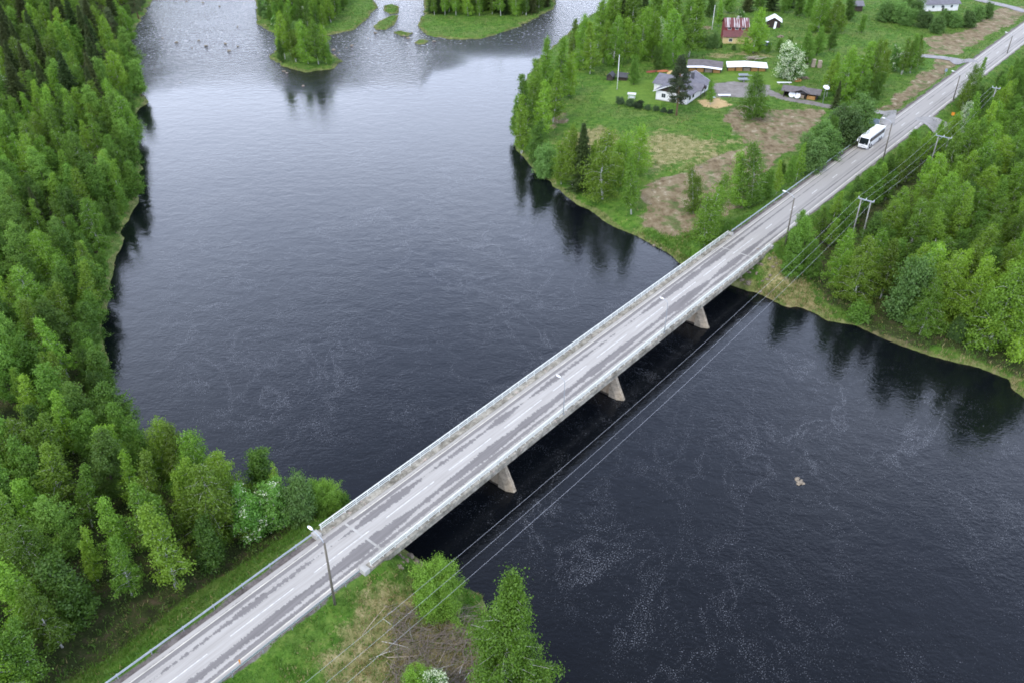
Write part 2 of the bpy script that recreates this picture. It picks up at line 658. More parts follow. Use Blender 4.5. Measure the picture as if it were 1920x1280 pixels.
col = t.mix(edge("dry"), grass, dryc)
col = t.mix(edge("mown"), col, mownc)
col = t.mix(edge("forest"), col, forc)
col = t.mix(edge("dirt"), col, dirtc)
col = t.mix(edge("gravel"), col, gravc)
col = t.mix(edge("sand"), col, sandc)
col = t.mix(t.math('MULTIPLY', edge("shore"), .55), col, shorec)
col = t.mix(edge("shoulder"), col, shoulc)
t.base(col, .95, 0, .1)
t.put(t.bsdf.inputs["Normal"], t.bump(vv, 1.0, .35))
M_ground = t.m
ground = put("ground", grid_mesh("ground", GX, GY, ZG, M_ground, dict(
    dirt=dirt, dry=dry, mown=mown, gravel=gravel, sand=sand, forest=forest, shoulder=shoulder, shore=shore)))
tag(ground, kind="structure")

# ------------------------------------------------------------------ river water
t = NT("river_water")
pos = t.pos()
rap = t.attr("rapids")
warp = t.new("VectorMath", operation='ADD')
t.put(warp.inputs[0], pos)
wv = t.new("VectorMath", operation='SCALE')
nz = t.n.new("ShaderNodeTexNoise")
t.put(nz.inputs["Vector"], pos)
nz.inputs["Scale"].default_value = .045
nz.inputs["Detail"].default_value = 3
t.put(wv.inputs[0], nz.outputs["Color"])
wv.inputs["Scale"].default_value = 14
t.put(warp.inputs[1], wv.outputs[0])
wp = warp.outputs[0]
rip = t.noise(t.scale(pos, (1.0, 1.25, 1)), 1.5, 3, .55)
rip2 = t.noise(t.scale(pos, (1.0, 1.3, 1)), .28, 4, .55, .4)
big = t.noise(t.scale(wp, (.5, .5, 1)), .11, 4, .6)
chop = t.noise(t.scale(wp, (1.0, 1.5, 1)), .42, 6, .7)
calm = t.ramp(big, (.38, .35), (.62, 1.0))
h = t.math('MULTIPLY', rip, t.math('MULTIPLY', calm, .085))
h = t.math('ADD', h, t.math('MULTIPLY', rip2, .12))
h = t.math('ADD', h, t.math('MULTIPLY', t.math('MULTIPLY', chop, rap), 2.6))
# foam flecks drifting in lines
lines = t.noise(wp, .075, 4, .6, .8)
ln = t.math('SUBTRACT', 1.0, t.math('MULTIPLY', t.math('ABSOLUTE', t.math('SUBTRACT', lines, .5)), 13.0), clamp=True)
lines2 = t.noise(t.scale(wp, (1, 1, 1)), .16, 3, .6, 1.2)
ln2 = t.math('SUBTRACT', 1.0, t.math('MULTIPLY', t.math('ABSOLUTE', t.math('SUBTRACT', lines2, .47)), 20.0), clamp=True)
patch = t.ramp(t.noise(pos, .022, 3, .5), (.34, .45), (.56, 1.0))
rd = t.math('SUBTRACT', 1.0, t.math('MULTIPLY', t.math('ABSOLUTE', t.math('SUBTRACT', t.noise(t.scale(wp, (1.0, .62, 1)), .085, 6, .62, .5), .5)), 2.0))
rd2 = t.math('SUBTRACT', 1.0, t.math('MULTIPLY', t.math('ABSOLUTE', t.math('SUBTRACT', t.noise(wp, .24, 5, .65, .4), .5)), 2.0))
lace = t.math('MAXIMUM', t.ramp(rd, (.90, 0.0), (.985, 1.0)), t.math('MULTIPLY', t.ramp(rd2, (.90, 0.0), (.98, 1.0)), .75))
m = t.math('MULTIPLY', t.math('MAXIMUM', lace, t.math('MULTIPLY', t.math('MAXIMUM', ln, ln2), .3)), patch)
m = t.math('MULTIPLY', m, t.attr("foamy"))
fl = t.noise(pos, 5.5, 3, .75)
foam = t.ramp(t.math('ADD', fl, t.math('MULTIPLY', m, .135)), (.665, 0.0), (.82, 1.0))
white = t.ramp(t.math('ADD', t.noise(wp, .9, 6, .75), t.math('MULTIPLY', rap, .10)), (.68, 0.0), (.76, 1.0))
foam = t.math('MAXIMUM', t.math('MULTIPLY', foam, .40), t.math('MULTIPLY', white, t.math('MULTIPLY', rap, .8)))
t.base(t.mix(foam, (.0035, .0045, .006), (.62, .64, .68)), t.mix(foam, t.mix(rap, (.07, .07, .07), (.16, .16, .16)), (.7, .7, .7)), 0, .5)
t.bsdf.inputs["IOR"].default_value = 1.33
t.put(t.bsdf.inputs["Normal"], t.bump(h, .55, 1.0))
M_water = t.m
wx, wy = axis(-235, 235, 3.0, -3000, 3000), axis(-160, 420, 3.0, -600, 3000)
WXm, WYm = np.meshgrid(wx, wy)
rapids = smooth(268, 330, WYm + 10 * sines(WXm, WYm, 21, .06)) * np.where(WXm > -30, smooth(315, 350, WYm), 1)
rapids = np.maximum(rapids, .8 * smooth(26, 6, np.hypot(WXm + 38, WYm - 320)))
foamy = smooth(300, 210, WYm) * (0.85 + .15 * smooth(-60, 20, WXm + .3 * (200 - WYm)))
foamy = foamy * smooth(1.0, 14.0, -bil(SG, WXm.ravel(), WYm.ravel()).reshape(WXm.shape))
water = put("river_water", grid_mesh("river_water", wx, wy, np.zeros_like(WXm), M_water, dict(rapids=rapids, foamy=foamy)))
tag(water, kind="structure")

# ------------------------------------------------------------------ road
ROADLOC = (float(RA[0]), float(RA[1]), 0.0)


def in_road(o):
    o.location = ROADLOC
    o.rotation_euler = (0, 0, RANG)
    return o


t = NT("worn_asphalt")
oc = t.coord()
sep = t.n.new("ShaderNodeSeparateXYZ")
t.put(sep.inputs[0], oc)
su, sw = sep.outputs[0], sep.outputs[1]
near = t.ramp(t.math('DIVIDE', su, 200.0), (.60, 1.0), (.70, .25))


def band(c, h0, amp, seed, fine=.16):
    comb = t.n.new("ShaderNodeCombineXYZ")
    t.put(comb.inputs[0], su)
    comb.inputs[1].default_value = seed * 17.3
    a = t.noise(comb.outputs[0], .09, 3, .6)
    b = t.noise(t.scale(oc, (1.5, .5, 1)), 1.5, 5, .8)
    hw = t.math('ADD', t.math('MULTIPLY', t.math('SUBTRACT', a, .5), amp), h0)
    hw = t.math('ADD', hw, t.math('MULTIPLY', t.math('SUBTRACT', b, .5), fine * 5))
    hw = t.math('MULTIPLY', hw, near)
    e = t.math('SUBTRACT', hw, t.math('ABSOLUTE', t.math('SUBTRACT', sw, c)))
    return t.ramp(t.math('MULTIPLY_ADD', e, 6.0, .5), (.3, 0.0), (.7, 1.0))


dk = t.math('MAXIMUM', band(1.75, .30, 2.4, 1, .34), band(-1.75, .58, 2.0, 2, .30))
dk = t.math('MAXIMUM', dk, t.math('MULTIPLY', band(-3.05, .30, .9, 3, .22), .9))
dk = t.math('MAXIMUM', dk, t.math('MULTIPLY', band(3.0, .40, .5, 4, .14), .9))
sm = t.math('MULTIPLY', t.ramp(t.math('ABSOLUTE', t.math('SUBTRACT', sw, -1.0)), (.15, 1.0), (.42, 0.0)), t.math('SUBTRACT', 1.0, near))
sm = t.math('MAXIMUM', sm, t.math('MULTIPLY', t.ramp(t.math('ABSOLUTE', t.math('SUBTRACT', sw, -2.85)), (.2, 1.0), (.5, 0.0)), t.math('SUBTRACT', 1.0, near)))
sm = t.math('MULTIPLY', sm, t.ramp(t.noise(t.scale(oc, (.05, 1, 1)), 1.0, 4, .6), (.35, 0.0), (.6, .75)))
dk = t.math('MAXIMUM', dk, sm)
edgew = t.ramp(t.math('ABSOLUTE', sw), (3.45, 0.0), (3.6, 1.0))
grain = t.noise(oc, 14, 4, .8)
strk = t.noise(t.scale(oc, (.12, 2.5, 1)), 1.0, 5, .6)
light = t.mix(t.ramp(strk, (.35, 0.0), (.65, 1.0)), (.315, .297, .268), (.395, .374, .340))
light = t.mix(t.math('SUBTRACT', 1.0, near), light, (.305, .289, .265))
dark = t.mix(t.ramp(strk, (.35, 0.0), (.65, 1.0)), (.145, .135, .128), (.195, .182, .172))
c = t.mix(dk, light, dark)
c = t.mix(t.math('MULTIPLY', edgew, .8), c, (.17, .165, .165))
c = t.mix(t.math('MULTIPLY', t.math('SUBTRACT', grain, .5), .6), c, (.12, .12, .13))
t.base(c, .9, 0, .2)
t.put(t.bsdf.inputs["Normal"], t.bump(grain, .25, .02))
M_asphalt = t.m
M_line = M_plain("road_paint", (.74, .725, .69), (.34, .325, .30), 2.0, .85, stretch=(.7, 3, 1), detail=8)
M_line2 = M_plain("road_edge_paint", (.68, .64, .54), (.38, .36, .31), 1.2, .8, stretch=(.4, 3, 1))

RD0, RD1 = -75.0, 480.0
mb = MB()
us = np.arange(RD0, RD1 + .1, 5.0)
prof = [(-4.12, 5.80), (-4.0, 5.985), (0, 6.03), (4.0, 5.985), (4.12, 5.80)]
for i, u0 in enumerate(us):
    mb.v += [(u0, w, z) for w, z in prof]
n = len(prof)
for i in range(len(us) - 1):
    for k in range(n - 1):
        a = i * n + k
        mb.f.append((a, a + n, a + n + 1, a + 1))
road = in_road(mb.build("road", M_asphalt, smooth_=False))
tag(road, kind="structure")


def road_z(w):
    return 6.03 - .045 * abs(w) / 4.0


def strip(name, u0, u1, w, width, mat, parent):
    m_ = MB()
    k = max(1, int((u1 - u0) / 20))
    e = .006
    for i in range(k + 1):
        u_ = u0 + (u1 - u0) * i / k
        for ww in (w - width / 2, w + width / 2):
            m_.v.append((u_, ww, road_z(ww) + e))
    for i in range(k):
        m_.f.append((2 * i, 2 * i + 2, 2 * i + 3, 2 * i + 1))
    return m_.build(name, mat, parent)


c0 = 133.4
k = -18
while c0 + 12 * k < 470:
    c = c0 + 12 * k
    hl = 4.5 if c < 130 else 1.5
    strip("centre_dash", c - hl, c + hl, .02, (.12 if c < 130 else .15), M_line, road)
    k += 1
strip("edge_line", RD0, 12.2, 3.28, .15, M_line2, road)
strip("edge_line", 18, RD1, 3.28, .15, M_line2, road)
strip("edge_line", RD0, 12.6, -3.42, .16, M_line2, road)
strip("edge_line", 124.5, 214.0, -3.42, .16, M_line2, road)
strip("edge_line", 232.0, RD1, -3.42, .16, M_line2, road)
for u_ in (216.5, 220.5, 224.5, 228.5):
    strip("junction_dash", u_, u_ + 1.4, -3.42, .2, M_line, road)

# side roads and drives draped on the ground
M_side = M_plain("side_road_gravel", (.30, .29, .29), (.20, .19, .185), .6, .95, bump=.4)
M_side2 = M_plain("side_road_asphalt", (.31, .30, .285), (.20, .193, .185), .35, .95, bump=.2)


def drape(name, pts, width, mat, lift=.16):
    pts = [np.array(p[:2]) for p in pts]
    line = []
    for a, b in zip(pts[:-1], pts[1:]):
        kk = max(2, int(np.linalg.norm(b - a) / 1.2))
        line += [a + (b - a) * i / kk for i in range(kk)]
    line.append(pts[-1])
    m_ = MB()
    nn = 7
    for i, p in enumerate(line):
        d = line[min(i + 1, len(line) - 1)] - line[max(i - 1, 0)]
        d = d / np.linalg.norm(d)
        s = np.array([-d[1], d[0]])
        f = i / (len(line) - 1)
        wd = (width[0] + (width[1] - width[0]) * min(1, f * 2.2)) if isinstance(width, tuple) else width
        for k_ in range(nn):
            q = p + s * wd * (k_ / (nn - 1) - .5)
            m_.v.append((q[0], q[1], T(q[0], q[1]) + lift))
    for i in range(len(line) - 1):
        for k_ in range(nn - 1):
            a = i * nn + k_
            m_.f.append((a, a + nn, a + nn + 1, a + 1))
    return tag(m_.build(name, mat), kind="structure")


drape("side_road", [L(214, 3.9), G(1670, 211), G(1645, 211), G(1610, 205), G(1560, 203)], (5, 3.2), M_side2)
drape("side_road", [L(float(uw(*G(1806, 119)[:2])[0]) + 1, 3.9), G(1790, 113), G(1765, 109), G(1722, 105), G(1690, 100)], (7, 4), M_side)
drape("side_road", [L(222, -3.95), G(1752, 232), G(1785, 241), G(1830, 250), G(1960, 262)], (10, 4), M_side2)
drape("side_road", [G(1925, 24), G(1895, 14), G(1850, 4), G(1800, -8)], 5.0, M_side)

# ------------------------------------------------------------------ bridge
t = NT("weathered_concrete")
oc = t.coord()
n1 = t.noise(oc, .9, 6, .7)
n2 = t.noise(t.scale(oc, (.8, 1, 2.5)), 2.2, 5, .7)
c = t.ramp(n1, (.32, (.095, .085, .064)), (.48, (.215, .198, .157)), (.62, (.35, .325, .265)))
c = t.mix(t.ramp(n2, (.56, 0.0), (.66, .85)), c, (.10, .095, .08))
c = t.mix(t.ramp(t.noise(oc, 1.6, 3), (.62, 0.0), (.68, .7)), c, (.46, .36, .30))
t.base(c, .9, 0, .2)
t.put(t.bsdf.inputs["Normal"], t.bump(n2, .5, .04))
M_conc = t.m
M_conc2 = M_plain("plain_concrete", (.40, .385, .35), (.26, .25, .22), .9, .9, bump=.3)
t = NT("pier_concrete")
oc = t.coord()
n1 = t.noise(t.scale(oc, (1, 1, .35)), 1.0, 5, .65)
c = t.ramp(n1, (.34, (.18, .13, .08)), (.5, (.31, .24, .165)), (.64, (.40, .345, .26)))
sz = t.n.new("ShaderNodeSeparateXYZ")
t.put(sz.inputs[0], t.pos())
c = t.mix(t.ramp(t.math('ADD', sz.outputs[2], t.math('MULTIPLY', n1, .5)), (.55, 1.0), (.75, 0.0)), c, (.05, .04, .03))
t.base(c, .9, 0, .15)
t.put(t.bsdf.inputs["Normal"], t.bump(t.noise(oc, 3, 4), .4, .04))
M_pier = t.m
M_stone = M_plain("pier_stone", (.37, .31, .23), (.19, .16, .115), 1.6, .9, bump=.6)
M_rail = M_plain("painted_rail", (.66, .67, .60), (.54, .55, .49), 2.0, .55, .0, .4)
M_galv = M_plain("galvanised_steel", (.42, .45, .47), (.33, .36, .38), 1.5, .45, .55, .5)
M_galv2 = M_plain("galvanised_post", (.33, .35, .36), (.25, .26, .27), 1.5, .5, .4, .5)

bridge = thing("road_bridge", "long grey concrete road bridge with pale railings crossing the dark river", "bridge", ROADLOC, RANG)
MB().prism([(-4.95, 5.30), (-4.6, 5.12), (-3.2, 5.05), (3.2, 5.05), (4.6, 5.12), (4.95, 5.30), (4.95, 5.95), (-4.95, 5.95)], BR0, BR1, 'x').build("deck_slab", M_conc, bridge)
for w in (-2.3, 2.3):
    MB().box(BR0 + 1.5, BR1 - 1.5, w - .55, w + .55, 4.05, 5.06).build("girder", M_conc2, bridge)
for sgn, nm in ((1, "left"), (-1, "right")):
    # raised kerb with edge beam, in cast lengths of about ten metres
    ln_ = (BR1 - BR0) / 11
    for i in range(11):
        a, b = BR0 + i * ln_ + .015, BR0 + (i + 1) * ln_ - .015
        y0, y1 = sorted((sgn * 3.72, sgn * 5.06))
        prof = [(y0, 5.93), (y1, 5.93), (y1, 6.17), (y0, 6.17)]
        if sgn > 0:
            prof = [(3.92, 5.953), (4.953, 5.953), (4.953, 5.28), (5.06, 5.28), (5.06, 6.19), (4.0, 6.17), (3.92, 6.10)]
        else:
            prof = [(-3.92, 5.953), (-4.953, 5.953), (-4.953, 5.28), (-5.06, 5.28), (-5.06, 6.19), (-4.0, 6.17), (-3.92, 6.10)]
        MB().prism(prof, a, b, 'x').build("edge_beam", M_conc, bridge)
    # railing
    wr = sgn * 4.72
    rl = MB().box(BR0 + .3, BR1 - .3, wr - .075, wr + .075, 7.12, 7.22).build("railing", M_rail, bridge)
    for z in (6.52, 6.83):
        MB().box(BR0 + .35, BR1 - .35, wr - .03 - .02 * sgn, wr + .03 - .02 * sgn, z - .05, z + .05).build("rail_bar", M_rail, rl)
    pm = MB().box(-.045, .045, wr - .05, wr + .05, 6.175, 7.118).mesh("post", M_rail)
    u_ = BR0 + .5
    while u_ < BR1 - .4:
        o = put("post", pm, rl)
        o.location = (u_, 0, 0)
        u_ += 2.0
    # end blocks
    for a, b in ((BR0 - .9, BR0 - .02), (BR1 + .02, BR1 + .9)):
        MB().box(a, b, min(sgn * 3.95, sgn * 5.1), max(sgn * 3.95, sgn * 5.1), 5.0, 6.55).build("end_block", M_conc2, bridge, bevel=.08)
for u_ in (16.8, 118.2):
    m_ = MB()
    ws = (-3.7, 0, 3.7)
    m_.v = [(u_ + s * .16, w, road_z(w) + .005) for w in ws for s in (-1, 1)]
    m_.f = [(0, 1, 3, 2), (2, 3, 5, 4)]
    m_.build("expansion_joint", M_conc2, bridge)
# piers with sloping ice-breaker noses
for u_ in (40.4, 69.0, 97.8):
    pr = MB()
    hw = .55
    pr.add([(u_ - hw, -3.3, 4.06), (u_ + hw, -3.3, 4.06), (u_ + hw, 4.2, 4.06), (u_ - hw, 4.2, 4.06),
            (u_ - hw - .25, -3.8, -2.0), (u_ + hw + .25, -3.8, -2.0), (u_ + hw + .25, 4.7, -2.0), (u_ - hw - .25, 4.7, -2.0)],
           [(0, 1, 2, 3), (4, 7, 6, 5), (0, 4, 5, 1), (1, 5, 6, 2), (2, 6, 7, 3), (3, 7, 4, 0)])
    pier = pr.build("pier", M_pier, bridge, bevel=.05)
    # nose: courses of dressed stone stepping out towards the water
    nC = 7
    for i in range(nC):
        z1 = 4.0 - i * .72
        z0 = z1 - .69
        tip0 = -3.9 - 2.5 * (i + 1) / nC
        tip1 = -3.9 - 2.5 * i / nC
        j = rs.uniform(-.05, .05)
        hw0 = hw + .1 + .035 * i
        for s in (-1, 1):
            j = rs.uniform(-.06, .06)
            vs = []
            for z, tip in ((z0, tip0 + j), (z1, tip1 + j)):
                vs += [(u_ + s * hw0, -3.25, z), (u_ + s * (hw0 + rs.uniform(-.04, .04)), tip + 1.1, z), (u_ + s * .30, tip, z), (u_ + s * .012, tip - .05, z), (u_ + s * .012, -3.25, z)]
            MB().add(vs, [(0, 1, 2, 3, 4), (5, 6, 7, 8, 9), (0, 1, 6, 5), (1, 2, 7, 6), (2, 3, 8, 7), (3, 4, 9, 8), (4, 0, 5, 9)]).build("stone", M_stone, pier, bevel=.05)
# abutments
for a, s in ((BR0 + 2.2, -1), (BR1 - 2.2, 1)):
    ab = MB().box(min(a, a + s * 1.4), max(a, a + s * 1.4), -4.5, 4.5, 1.0, 5.04).build("abutment", M_conc2, bridge)
    for w in (-4.62, 4.62):
        vs = [(a, w - .18, 1.0), (a, w + .18, 1.0), (a + s * 3.4, w + .18, 3.8), (a + s * 3.4, w - .18, 3.8),
              (a, w - .18, 5.04), (a, w + .18, 5.04), (a + s * 3.4, w + .18, 5.04), (a + s * 3.4, w - .18, 5.04)]
        MB().add(vs, [(0, 1, 2, 3), (4, 7, 6, 5), (0, 4, 5, 1), (1, 5, 6, 2), (2, 6, 7, 3), (3, 7, 4, 0)]).build("wing_wall", M_conc2, ab)

# ------------------------------------------------------------------ guard rails
def guard_rail(u0, u1, w, label):
    face = 1 if w < 0 else -1
    g = thing("guard_rail", label, "guard rail", L(u0, w, 0), RANG, "steel guard rails on the approaches")
    pf = [(0, 6.42), (.05, 6.46), (.05, 6.52), (0, 6.56), (0, 6.60), (.05, 6.64), (.05, 6.70), (0, 6.74), (-.012, 6.74), (-.012, 6.42)]
    MB().prism([(p * face, z) for p, z in pf], 0, u1 - u0, 'x').build("beam", M_galv, g)
    pm = MB().box(-.05, .05, -.09 * face - .05, -.09 * face + .05, 5.3, 6.72).mesh("post", M_galv2)
    u_ = 1.0
    while u_ < u1 - u0:
        o = put("post", pm, g)
        o.location = (u_, 0, 0)
        u_ += 4.0
    return g


guard_rail(-75, 12.4, 4.72, "steel guard rail beside the birch wood, on the near approach's left edge")
guard_rail(-75, 12.4, -4.45, "steel guard rail on the near approach's right edge above the grassy bank")
guard_rail(125.2, 203, 4.72, "steel guard rail along the far approach beside the row of willows")

# ------------------------------------------------------------------ street lamps
M_wood_pole = M_plain("tarred_pole_wood", (.135, .12, .092), (.085, .075, .058), 2.0, .85, stretch=(3, 3, .4))
M_lamp_head = M_plain("lamp_head_white", (.80, .80, .80), (.68, .68, .68), 2.0, .4)
M_lens = M_plain("lamp_lens", (.65, .67, .68), None, 2.0, .2)


def lamp_head(parent, at, d=Vector((0, 1, 0))):
    """oval luminaire reaching out along local d from point at"""
    m_ = MB()
    at = Vector(at)
    sec = [(0, .05, .05), (.12, .13, .09), (.4, .19, .13), (.7, .16, .11), (.85, .05, .05)]
    s = d.cross(Vector((0, 0, 1))).normalized()
    up = Vector((0, 0, 1))
    o = 0
    for x, a, b in sec:
        for k_ in range(10):
            an = 2 * math.pi * k_ / 10
            m_.v.append(tuple(at + d * x + s * (a * math.cos(an)) + up * (b * math.sin(an) * (1 if math.sin(an) > 0 else .55) + .06 * x)))
    for i in range(len(sec) - 1):
        for k_ in range(10):
            m_.f.append((i * 10 + k_, i * 10 + (k_ + 1) % 10, (i + 1) * 10 + (k_ + 1) % 10, (i + 1) * 10 + k_))
    m_.f += [tuple(range(10)), tuple(range(40, 50))]
    h_ = m_.build("lamp_head", M_lamp_head, parent, smooth_=True)
    c_ = at + d * .45 - up * .05
    MB().obox(c_, d, s, up, .24, .12, .03).build("lens", M_lens, h_)
    return h_


def wooden_lamp(px, py, top_py, label, lean=(0, 0), sc=1.0):
    x, y, z = G(px, py)
    hgt = height_to((x, y, z), top_py)
    o = thing("street_lamp", label, "street lamp", (x, y, z), RANG, "street lamps beside the road")
    tp = Vector((lean[0], lean[1], hgt))
    MB().tube([(0, 0, -.6), tuple(tp * .5), tuple(tp)], [.17 * sc, .145 * sc, .115 * sc], 10).build("pole", M_wood_pole, o, smooth_=True)
    a = tp + Vector((0, 0, -.5))
    MB().tube([a, a + Vector((0, .25, .75)), a + Vector((0, .8, 1.15)), a + Vector((0, 1.9, 1.4))], .05 * sc, 7).build("arm", M_galv, o, smooth_=True)
    lamp_head(o, a + Vector((0, 1.85, 1.38)))
    return o


wooden_lamp(628, 1132, 1018, "wooden street lamp with a white oval head, nearest, at the bridge's near end")
wooden_lamp(1472, 460, 372, "dark wooden street lamp just past the far end of the bridge", (0, 0))
wooden_lamp(1655, 302, 232, "dark wooden street lamp standing beside the white coach", (0, 0))
wooden_lamp(1787, 188, 142, "dark wooden street lamp next to the side road junction behind the coach")
wooden_lamp(1888, 101, 68, "farthest wooden street lamp near the top right edge of the road")


def steel_lamp(u_, label):
    o = thing("bridge_lamp", label, "street lamp", L(u_, -4.9, 6.19), RANG, "slender steel lamps on the bridge")
    MB().tube([(0, -.03, 0), (0, -.03, 3), (0, -.03, 6.0), (0, .2, 6.45), (0, .8, 6.6)], [.07, .06, .045, .04, .035], 8).build("pole", M_galv, o, smooth_=True)
    MB().box(-.14, .14, -.14, .10, 0, .05).build("base_plate", M_galv2, o)
    lamp_head(o, (0, .75, 6.6))


steel_lamp(53.0, "slender steel lamp over the middle pier of the bridge")
steel_lamp(82.2, "slender steel lamp on the bridge, second one towards the far bank")

# ------------------------------------------------------------------ power line
M_grey_wood = M_plain("grey_pole_wood", (.30, .30, .27), (.19, .185, .17), 2.0, .85, stretch=(3, 3, .4))
M_insul = M_plain("insulator_ceramic", (.62, .62, .62), (.5, .5, .5), 2, .3)
M_wire = M_plain("aluminium_wire", (.50, .51, .53), (.42, .43, .45), 2, .5, .3)


def h_frame(u_, w_, top, label, sep_=2.4, arm=4.0):
    x, y, _ = L(u_, w_)
    z = T(x, y)
    o = thing("power_pole", label, "power pole", (x, y, z), RANG, "power line poles")
    hh = top - z
    for s in ((-1, 1) if sep_ else (0,)):
        MB().tube([(0, s * sep_ / 2 * 1.1, -1), (0, s * sep_ / 2, hh + .15)], [.17, .12], 10).build("pole", M_grey_wood, o, smooth_=True)
    ca = MB().box(-.09, .09, -arm / 2, arm / 2, hh - .12, hh + .06).build("cross_arm", M_galv, o)
    pts = []
    for q in (-arm / 2 + .12, 0, arm / 2 - .12):
        MB().tube([(.0, q, hh + .05), (0, q, hh + .22), (0, q, hh + .24), (0, q, hh + .42)], [.05, .05, .11, .07], 8).build("insulator", M_insul, ca)
        pts.append(L(u_, w_ + q, z + hh + .42))
    return pts


hA = h_frame(-52, -16.4, 14.2, "two-legged power pole on the near bank at the wires' near end", 2.0, 3.4)
hB = h_frame(142.5, -16.0, 13.6, "two-legged grey power pole rising from the wood past the bridge", 2.0, 3.4)
hC = h_frame(192, -16.6, 13.4, "power pole with a cross arm deep in the wood beside the coach", 2.4, 3.8)
hD = h_frame(242, -15.7, 13.4, "single grey power pole by the side road on the right", 0, 2.2)


def wires(a, b, sag, where):
    for i, (p, q) in enumerate(zip(a, b)):
        p, q = Vector(p), Vector(q)
        pts = []
        for k_ in range(29):
            f = k_ / 28
            s = p.lerp(q, f)
            s.z -= sag * 4 * f * (1 - f)
            pts.append(s)
        o = MB().tube(pts, .012, 5).build("power_wire", M_wire, None, smooth_=True)
        tag(o, ("left", "middle", "right")[2 - i] + " wire of the power line " + where, "wire", "power line wires")


wires(hA, hB, 4.1, "crossing the river beside the bridge")
wires(hB, hC, .6, "between the two-legged pole and the pole by the coach")
wires(hC, hD, .4, "in the far wood by the side road")

# ------------------------------------------------------------------ foliage materials
def M_leaf(name, ca, cb, cc, flower=None, trans=.33, valvar=.48):
    """ca..cb by leaf tint, cc mixed in per tree; flower colour where tint > 1"""
    t = NT(name)
    tint = t.attr("tint")
    c = t.mix(t.math('MINIMUM', tint, 1.0), ca, cb)
    rnd = t.n.new("ShaderNodeObjectInfo").outputs["Random"]
    c = t.mix(rnd, c, t.mix(.75, c, cc))
    rv = t.math('FRACT', t.math('MULTIPLY', rnd, 7.31))
    c = t.mix(1.0, c, t.ramp(rv, (0.0, 1 - valvar), (1.0, 1 + valvar * .55)), 'MULTIPLY')
    if flower:
        c = t.mix(t.math('GREATER_THAN', tint, 1.5), c, flower)
    t.n.remove(t.bsdf)
    d = t.new("BsdfDiffuse", Color=c)
    tr = t.new("BsdfTranslucent", Color=t.mix(1.0, c, (1.15, 1.2, .6), 'MULTIPLY'))
    g = t.new("BsdfGlossy", Color=(1, 1, 1), Roughness=.5)
    ms = t.n.new("ShaderNodeMixShader")
    ms.inputs[0].default_value = trans
    t.l.new(d.outputs[0], ms.inputs[1])
    t.l.new(tr.outputs[0], ms.inputs[2])
    ms2 = t.n.new("ShaderNodeMixShader")
    ms2.inputs[0].default_value = .018
    t.l.new(ms.outputs[0], ms2.inputs[1])
    t.l.new(g.outputs[0], ms2.inputs[2])
    t.l.new(ms2.outputs[0], t.out.inputs[0])
    return t.m


ML_birch = M_leaf("birch_leaves", (.080, .178, .014), (.172, .330, .036), (.180, .280, .024))
ML_alder = M_leaf("alder_leaves", (.058, .138, .013), (.126, .250, .031), (.105, .208, .023))
ML_willow = M_leaf("willow_leaves", (.085, .172, .042), (.165, .275, .075), (.115, .230, .045))
ML_cherry = M_leaf("bird_cherry_leaves", (.080, .190, .028), (.150, .300, .050), (.10, .24, .035), (.66, .70, .54))
ML_nwillow = M_leaf("young_willow_leaves", (.120, .235, .024), (.225, .385, .050), (.17, .32, .035))
ML_aspen = M_leaf("aspen_leaves", (.088, .182, .022), (.178, .315, .052), (.145, .265, .036))
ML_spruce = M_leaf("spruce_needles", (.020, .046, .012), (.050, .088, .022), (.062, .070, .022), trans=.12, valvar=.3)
ML_hedge = M_leaf("dark_garden_leaves", (.030, .060, .022), (.070, .115, .045), (.05, .09, .035), trans=.15)
ML_pine = M_leaf("pine_needles", (.045, .075, .030), (.105, .140, .060), (.09, .11, .04), trans=.15)
ML_under = M_leaf("undergrowth_leaves", (.045, .095, .014), (.115, .185, .030), (.10, .12, .03))
ML_grass = M_leaf("grass_blades", (.060, .155, .014), (.15, .27, .04), (.1, .2, .03), (.33, .27, .13))

t = NT("birch_bark")
oc = t.coord()
n1 = t.noise(t.scale(oc, (3, 3, 9)), 1.0, 4, .7)
t.base(t.mix(t.ramp(n1, (.54, 0.0), (.62, 1.0)), (.56, .54, .50), (.09, .08, .07)), .8)
M_birch_bark = t.m
M_bark = M_plain("grey_brown_bark", (.13, .105, .08), (.07, .055, .042), 3, .9, stretch=(3, 3, .6))
M_pine_bark = M_plain("pine_bark", (.27, .16, .09), (.14, .09, .06), 2.5, .9, stretch=(3, 3, .8))
M_twig = M_plain("bare_twigs", (.20, .165, .135), (.13, .105, .085), 3, .9)


def norm(a):
    return a / (np.linalg.norm(a, axis=-1, keepdims=True) + 1e-9)


def leaf_quads(C, r, l0, l1, aspect=.6, up=.5, droop=.3, outw=None):
    n = len(C)
    nrm = norm(r.normal(0, 1, (n, 3)) + np.array([0, 0, up]) + (0 if outw is None else outw))
    tg = r.normal(0, 1, (n, 3)) + np.array([0, 0, -droop])
    tg = norm(tg - nrm * (tg * nrm).sum(1, keepdims=True))
    bt = np.cross(nrm, tg)
    ln_ = r.uniform(l0, l1, (n, 1))
    wd = ln_ * aspect
    return np.stack([C - tg * ln_ * .5, C + bt * wd * .5 - tg * ln_ * .05, C + tg * ln_ * .5, C - bt * wd * .5 - tg * ln_ * .05], 1)


